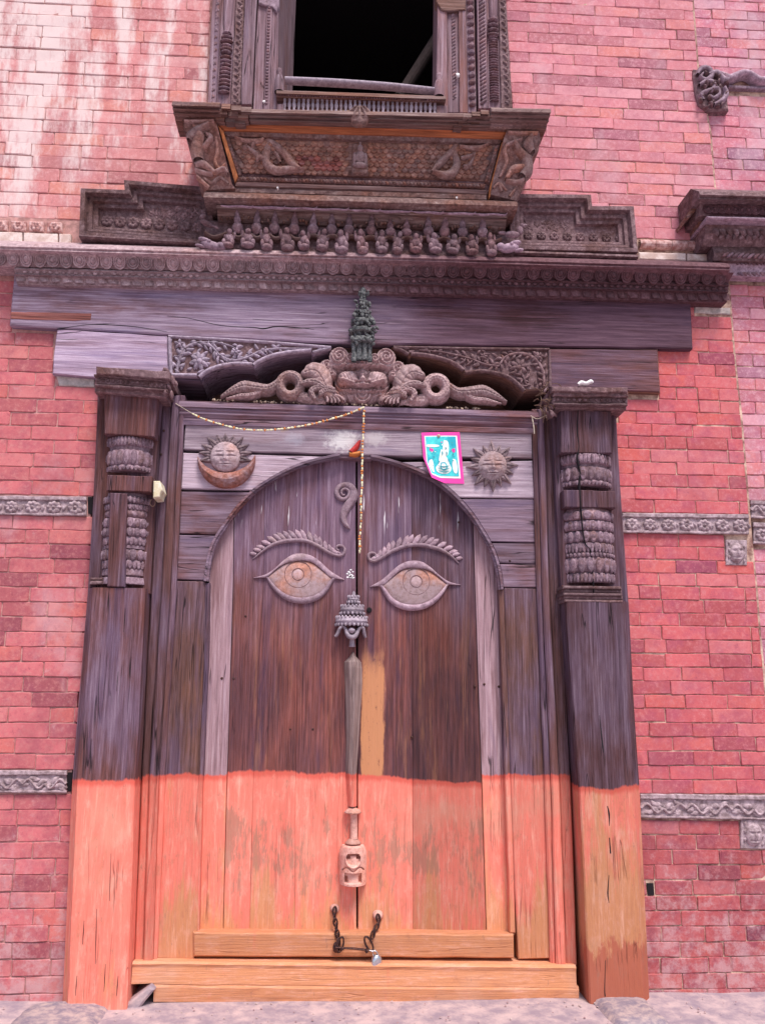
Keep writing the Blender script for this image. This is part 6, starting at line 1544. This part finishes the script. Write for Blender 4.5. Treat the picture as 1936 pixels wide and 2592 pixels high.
g = G(); sweep(g, [Q(275, 1320), Q(340, 1260), Q(400, 1120), Q(480, 1060), (Q(545, 1120)), Q(590, 1240), Q(640, 1310), Q(720, 1335), Q(800, 1300), Q(860, 1180), Q(930, 1090), Q(1000, 1110), Q(1020, 1230), Q(1060, 1350)], [3, 4.5, 4, 3.5, 4.5, 5.5, 6, 6.5, 6, 5, 4, 4, 4.5, 3], [-.005, .0, .005, .0, .0, .01, .01, .01, .01, .0, .0, .0, -.01, -.02], .016, ns=6, skirt=.014); part('ribbon', g, 'orn', sf, True)
g = G(); hf(g, *Q(610, 1090), *Q(800, 1240), 1, lambda X, Y: ell(X, Y, *Q(705, 1165), 9, 7, .022), .01); part('ribbon_knot', g, 'orn', sf, True)
g = G(); lathe(g, Q(715, 0)[0], -.035, [(1604, 6), (1612, 6.5), (1616, 5.5), (1634, 7.5), (1637, 8), (1638, 5)], 18); part('collar', g, 'orn', sf, True)
# dark faceted staff
def facet(rows_, mat, name):
    g = G(); rr = []
    for y, xl_, xr_, h in rows_:
        d = -.042; A = P(xl_, y, d); B = P(xr_, y, d); m = (A + B) / 2
        rr.append([(A[0], .055, A[2]), (A[0], -d, A[2]), (A[0] * .7 + B[0] * .3, -d - h * .8, A[2]), (A[0] * .42 + B[0] * .58, -d - h, A[2]), (B[0], -d, A[2]), (B[0], .055, A[2])])
    g.grid(rr[::-1] if False else rr); return part(name, g, mat, sf)
facet([(1650, 893, 895, .008), (1662, 885, 902, .03), (1676, 871, 914, .045), (1690, 871, 916, .05), (1730, 873, 917, .05), (1800, 875, 912, .042), (1870, 876, 908, .036), (1950, 875, 903, .034), (2040, 881, 903, .032)], 'staff', 'staff')
Q7 = lambda x, y: (820 + x / 9.178, 2040 + y / 9.178)
def lring(y0, y1, x0, x1, mat='ornp', name='ring', p=None):
    (a, ya), (b, _) = Q7(x0, y0), Q7(x1, y0); yb_ = Q7(0, y1)[1]; c = (a + b) / 2; r = (b - a) / 2; h = yb_ - ya
    g = G(); lathe(g, c, -.035, p(ya, h, r) if p else [(ya, r * .35), (ya + .3 * h, r * .72), (ya + .75 * h, r), (yb_ - .06 * h, r), (yb_, r * .5)], 32); return part(name, g, mat, sf, True)
lring(40, 165, 470, 870); lring(160, 760, 605, 780, name='shaft', p=lambda y, h, r: [(y, r * 1.3), (y + .08 * h, r), (y + .9 * h, r), (y + h, r * 1.1)])
lring(745, 880, 490, 860); 
# bell with carved window
def bellh(X, Y):
    x = (X - 893) / 34.5; y = (Y - 2137) / 98.0
    w = np.where(y < .22, .70 + .30 * np.sqrt(np.clip(y / .22, 0, 1)), 1.0 - .03 * (y - .5))
    q = 1 - (x / w) ** 2; H = np.where((q > 0) & (y > 0) & (y < 1), .085 * np.sqrt(np.maximum(q, 0)), 0); ok = H > 0
    u = np.abs(x)
    H = np.where(ok & (y > .16) & (y < .22) & (u < .42), H - .018, H)
    H = np.where(ok & (y > .215) & (y < .30) & (u < .52) & (u > .22), H - .030, H)
    hole = ((x / .52) ** 2 + ((y - .30) / .20) ** 2 < 1) & (y > .17); rim = np.abs(np.sqrt((x / .55) ** 2 + ((y - .30) / .21) ** 2) - 1)
    H = np.where(ok, H - .010 * hole * (y < .45), H); H = np.where(ok & (y > .15), H + .006 * np.exp(-(rim / .10) ** 2), H)
    lob = (np.abs(y - .56 - .05 * np.cos(u * 7)) < .02) & (u < .8); H = np.where(ok & lob, H - .012, H)
    H = np.where(ok & (y > .66) & (y < .92) & (u < .62), H - .016, H); H = np.where(ok & (y > .74) & (y < .90) & (u > .40) & (u < .62), H - .028, H)
    return H
g = G(); hf(g, 856, 2135, 931, 2237, 1.0, bellh, -.045); bell = part('bell', g, 'ornp', sf, True)
g = G(); lathe(g, 891, -.035, [(2218, 16), (2226, 23), (2233, 28), (2235.5, 28), (2236, 15)], 36); part('bell_lip', g, 'ornp', sf, True)

# ================================================================== CHAIN AND PADLOCK
ch = thing('door_chain', 'rusty chain linked across the two leaves from round bosses', 'chain', P(900, 2400, .02))
Z9 = lambda x, y: (820 + x / 9.178, 2270 + y / 9.178)
for x, y, r, pr_ in ((250, 270, 12, ch), (1250, 430, 13, ch)):
    g = G(); c = Z9(x, y); hf(g, c[0] - r, c[1] - r, c[0] + r, c[1] + r, 1.2, lambda X, Y: ell(X, Y, c[0], c[1], r, r, .020, .45), -.046); part('boss', g, 'ornp', ch, True)
def torus(mat, a, b, r, n=16, m=6):
    g = G(); rows_ = []
    for i in range(n):
        th = 2 * PI * i / n; cx_, cz = a * math.cos(th), b * math.sin(th); nx, nz = math.cos(th), math.sin(th)
        rows_.append([(cx_ + nx * r * math.cos(2 * PI * j / m), r * math.sin(2 * PI * j / m), cz + nz * r * math.cos(2 * PI * j / m)) for j in range(m)])
    rows_.append(rows_[0]); g.grid(rows_, closed=True); me = mesh_of('link', g, True); me.materials.append(Mt[mat]); return me
lk = torus('iron', .0085, .018, .0038)
big = torus('iron', .012, .032, .0042)
def chain(pts, n, d0, d1):
    c = crom(pts, 8)
    for k in range(n):
        i = int((k + .5) / n * (len(c) - 1)); p, q = c[i], c[min(i + 1, len(c) - 1)]; a = math.atan2(q[0] - p[0], q[1] - p[1])
        inst(lk, 'link', P(p[0], p[1], d0 + (d1 - d0) * k / n), ch, (1, 1, 1), (0, -a, (PI / 2 - .4) if k % 2 else .3))
chain([Z9(250, 280), Z9(245, 480), Z9(280, 660), Z9(310, 860), Z9(345, 980)], 6, -.02, .035)
chain([Z9(1250, 440), Z9(1270, 600), Z9(1210, 720), Z9(1160, 800), Z9(1110, 960)], 5, -.02, .035)
inst(big, 'link', P(*Z9(385, 1110), .04), ch, (1, 1, .95), (0, .22, .2)); inst(big, 'link', P(*Z9(330, 1120), .036), ch, (.9, 1, .9), (0, .05, .9)); inst(big, 'link', P(*Z9(1040, 1090), .04), ch, (1.1, 1, 1), (0, -.5, .2))
g = G(); sweep(g, [Z9(270, 1165), Z9(450, 1185), Z9(700, 1200), Z9(1000, 1235), Z9(1080, 1240)], 2.6, .040, .010, ns=6, skirt=.0); sweep(g, [Z9(270, 1170), Z9(450, 1190), Z9(700, 1205), Z9(1000, 1240), Z9(1080, 1245)], 2.6, .040, -.008, ns=6, skirt=.0); part('bar', g, 'iron', ch, True)
g = G(); sweep(g, [Z9(400, 1160), Z9(430, 1230)], [5, 5], .036, .014, k=4); sweep(g, [Z9(960, 1190), Z9(1010, 1280)], [6, 5], .036, .014, k=4); part('knuckle', g, 'iron', ch, True)
dm = blobs('disc', Mt['iron'], [(0, 0, 0, .013, .010, .022)], 12); inst(dm, 'disc', P(*Z9(275, 1175), .034), ch)
lc = thing('padlock', 'small round silvery padlock hanging at the right end of the chain bar', 'padlock', P(*Z9(1220, 1660), .04))
g = G(); sweep(g, [Z9(1050, 1235), Z9(1120, 1255), Z9(1190, 1250), Z9(1240, 1300), Z9(1262, 1400)], 1.9, .045, .009, ns=6, skirt=.004); sweep(g, [Z9(1130, 1260), Z9(1140, 1330), Z9(1150, 1400)], 1.6, .038, .007, ns=6, skirt=.004); part('shackle', g, 'steel', lc, True)
g = G(); rows_ = []
for i in range(15):
    ph = PI * i / 14; ring_ = []
    for j in range(24):
        th = 2 * PI * j / 24; sx_ = .0225; sz = .031
        # disc body turned a little to the right: flat faces, round rim
        a = math.cos(ph); r = math.sin(ph) ** .45 if 0 < i < 14 else .02
        ring_.append((sx_ * r * math.cos(th), .016 * a, sz * r * math.sin(th)))
    rows_.append(ring_)
g.grid(rows_, closed=True); pm = mesh_of('lock_body', g, True); pm.materials.append(Mt['steel']); inst(pm, 'lock_body', P(*Z9(1215, 1525), .045), lc, (1.1, 1, 1.1), (0, .10, .40))

# ================================================================== GARLAND
ga = thing('flower_garland', 'thin string of cream and orange flower beads swagged from corner to centre', 'garland', P(680, 1085, .05))
gv_ = thing('flower_garland', 'vertical strand of cream and orange flower beads hanging down the seam', 'garland', P(915, 1395, .05))
bw = blobs('cream_bead', Mt['beadw'], [(0, 0, 0, .0055, .0045, .0105)], 8); bo_ = blobs('orange_bead', Mt['beado'], [(0, 0, 0, .0088, .007, .0050)], 8)
def strand(par, pts, dd, step_, thread_w=.8):
    c = crom(pts, 14); g = G(); n = len(c); sweep(g, c[::3] + [c[-1]], thread_w, [float(np.interp(i / (n - 1), [0, 1], dd)) for i in range(0, n, 3)] + [dd[1]], .0016, smooth=False, ns=4); part('thread', g, 'thread', par)
    L = 0; k = 0
    for i in range(1, n):
        L += np.linalg.norm(c[i] - c[i - 1])
        if L > step_:
            L = 0; k += 1; p, q = c[i - 1], c[i]; a = math.atan2(q[0] - p[0], q[1] - p[1]); d = float(np.interp(i / n, [0, 1], dd)) + .003
            inst(bo_ if k % 3 == 0 or random.random() < .10 else bw, 'bead', P(c[i][0] + random.uniform(-1, 1), c[i][1], d), par, (random.uniform(.68, .98),) * 3, (0, -a, 0))
g = G(); sweep(g, [(445, 1021), (466, 1034), (486, 1046)], .7, .04, .0015, k=4, ns=4); part('thread', g, 'thread', ga)
strand(ga, [(484, 1045), (515, 1060), (545, 1070), (605, 1085), (666, 1089), (726, 1084), (787, 1074), (847, 1058), (880, 1048), (910, 1036), (922, 1030)], (.042, .042), 5.2)
strand(gv_, [(922, 1034), (920, 1080), (918, 1131), (916, 1180), (916, 1222), (914, 1270), (913, 1319), (910, 1370), (911, 1396)], (.046, .0), 5.6)
# string ties at the right jamb
g = G(); sweep(g, [(1346, 1056), (1350, 1078), (1352, 1098)], 1.2, .04, .003, k=4, ns=4); sweep(g, [(1342, 1052), (1360, 1060), (1384, 1050)], .8, .045, .002, k=4, ns=4); tag(obj('string_tie', g, Mt['thread']), 'frayed pale string tied at the right corner of the head rail', 'string')

# ================================================================== POSTER
pos = thing('poster', 'bright cyan devotional print with magenta border, curled at its lower left corner', 'poster', P(1120, 1225, .01))
def sheet(poly_fn, u0, u1, v0, v1, lift, mat, name, nu=14, nv=18):
    g = G(); rr = []
    for j in range(nv + 1):
        r = []
        for i in range(nu + 1):
            u = u0 + (u1 - u0) * i / nu; v = v0 + (v1 - v0) * j / nv
            x, y = poly_fn(u, v); curl = max(0, (v + (1 - u)) - 1.50)
            x += curl * 26; y -= curl * 14; p = P(x, y, .010); r.append((p[0], p[1] - lift - curl * .10 - .004 * math.sin(3 * u + 2 * v), p[2]))
        rr.append(r)
    g.grid(rr); return part(name, g, mat, pos, True)
def pf_(u, v):
    a = (1066 + (1163 - 1066) * u, 1095 - u); b = (1076 + (1175 - 1076) * u, 1222 + 2 * u); return (a[0] + (b[0] - a[0]) * v, a[1] + (b[1] - a[1]) * v)
sheet(pf_, 0, 1, 0, 1, .0, 'pinkp', 'paper')
sheet(pf_, .07, .92, .07, .90, .0012, 'whitep', 'white_margin'); sheet(pf_, .10, .88, .09, .86, .0022, 'cyanp', 'printed_picture')
def blot(pts, mat, lift, name='printed_shape'):
    g = G(); c = crom(pts + [pts[0]], 4)[:-1]; m = np.mean(c, 0); v = []
    for u_, v_ in [m] + list(c):
        x, y = pf_(u_, v_); curl = max(0, (v_ + (1 - u_)) - 1.50); x += curl * 26; y -= curl * 14; p = P(x, y, .010); v.append((p[0], p[1] - lift - curl * .10 - .004 * math.sin(3 * u_ + 2 * v_), p[2]))
    n = len(v) - 1; g.add(v, [(0, 1 + i, 1 + (i + 1) % n) for i in range(n)]); part(name, g, mat, pos)
blot([(.47, .34), (.53, .36), (.57, .45), (.62, .52), (.66, .62), (.70, .72), (.62, .80), (.48, .82), (.34, .79), (.30, .70), (.38, .62), (.40, .52), (.43, .44)], 'whitep', .0034)
blot([(.56, .16), (.66, .18), (.68, .30), (.64, .44), (.57, .46), (.52, .38), (.53, .26)], 'whitep', .0034)
blot([(.14, .56), (.22, .54), (.25, .66), (.23, .80), (.15, .80), (.12, .68)], 'whitep', .0034); blot([(.76, .52), (.83, .54), (.86, .68), (.83, .80), (.76, .78), (.73, .64)], 'whitep', .0034)
blot([(.12, .24), (.40, .25), (.40, .29), (.12, .29)], 'whitep', .0034); blot([(.16, .34), (.24, .32), (.28, .36), (.22, .39)], 'pinkp', .0036); blot([(.74, .34), (.82, .32), (.84, .38), (.78, .40)], 'pinkp', .0036)
blot([(.44, .60), (.56, .60), (.60, .70), (.50, .76), (.42, .70)], 'cyanp', .0044); blot([(.46, .62), (.54, .62), (.57, .69), (.50, .73), (.44, .69)], 'whitep', .0052)
for q_ in range(26):
    a_, b_ = random.uniform(.14, .84), random.uniform(.12, .84); w_ = random.uniform(.012, .03); h_ = random.uniform(.008, .022)
    blot([(a_, b_), (a_ + w_, b_ - h_ * .3), (a_ + w_ * 1.3, b_ + h_), (a_ + w_ * .2, b_ + h_ * 1.1)], random.choice(['whitep', 'tealp', 'tealp', 'beadw', 'pinkp']), .0060 + q_ * .00004, 'printed_fleck')
for b_ in (.66, .71, .76): blot([(.36, b_), (.50, b_ + .03), (.64, b_), (.64, b_ + .008), (.50, b_ + .038), (.36, b_ + .008)], 'tealp', .0066, 'printed_line')
for a_ in (.50, .61): blot([(a_ - .02, .40), (a_, .38), (a_ + .015, .43), (a_ - .01, .45)], 'tealp', .0066, 'printed_line')
tk = blobs('pin', Mt['seed'], [(0, 0, 0, .008, .006, .008)], 8); inst(tk, 'pin', P(1110, 1103, .018), pos)
# ================================================================== SMALL THINGS
rd = thing('red_idol', 'tiny vermilion-smeared idol against the white smear above the seam', 'idol', P(900, 1150, .02))
g = G(); sweep(g, [(888, 1146), (900, 1134), (908, 1122), (912, 1117)], [7, 7, 5, 2], .012, .026, ns=7, skirt=.02); part('body', g, 'redw', rd, True)
g = G(); sweep(g, [(884, 1149), (900, 1150), (912, 1146)], [4, 6, 4], .014, .020, ns=6, skirt=.02); part('offering', g, 'beado', rd, True)
bx = thing('cream_block', 'small cream block wedged between left pillar and jamb', 'block', P(400, 1261, .1))
g = G(); prism(g, [(389, 1217), (405, 1217), (407, 1224), (411, 1240), (407, 1246), (404, 1258), (388, 1260)], .14, .03, .004, .001, .02); part('block', g, 'ivory', bx)
g = G(); sweep(g, [(384, 1264), (380, 1274), (386, 1282), (393, 1276), (393, 1264)], .8, .09, .002, k=5, ns=4); part('wire_loop', g, 'grass', bx)
g = G(); sweep(g, [(1461, 974), (1470, 969), (1482, 971), (1494, 966), (1499, 970)], [3, 5.5, 4, 5, 2], .21, .014, ns=7, skirt=.012); tag(obj('plaster_lump', g, Mt['whitebit'], None, True), 'white plaster lump lying on top of the right capital', 'plaster lump')
for x, y, d, w, lab in ((669, 259, .05, 5, 'white speck stuck low on the window frame, left side'), (1158, 191, .05, 6.5, 'white crumb stuck on the window frame, right side'), (703, 477, .22, 3.5, 'tiny white speck on the bay moulding, left'), (1155, 502, .215, 3.5, 'tiny white speck on the bay moulding, right')):
    g = G(); sweep(g, [(x - w * .6, y + 1), (x, y), (x + w * .6, y - 1)], [w * .7, w, w * .6], d, .010, ns=6, k=3); tag(obj('white_speck', g, Mt['whitebit'], None, True), lab, 'speck')
g = G(); sweep(g, [(1421, 1483), (1424, 1488), (1427, 1492)], [3, 4, 2], .05, .012, ns=6); tag(obj('marigold_petal', g, Mt['beado'], None, True), 'orange petal stuck in the gap beside the right pillar base rings', 'petal')
print('BRICKS', nbr)
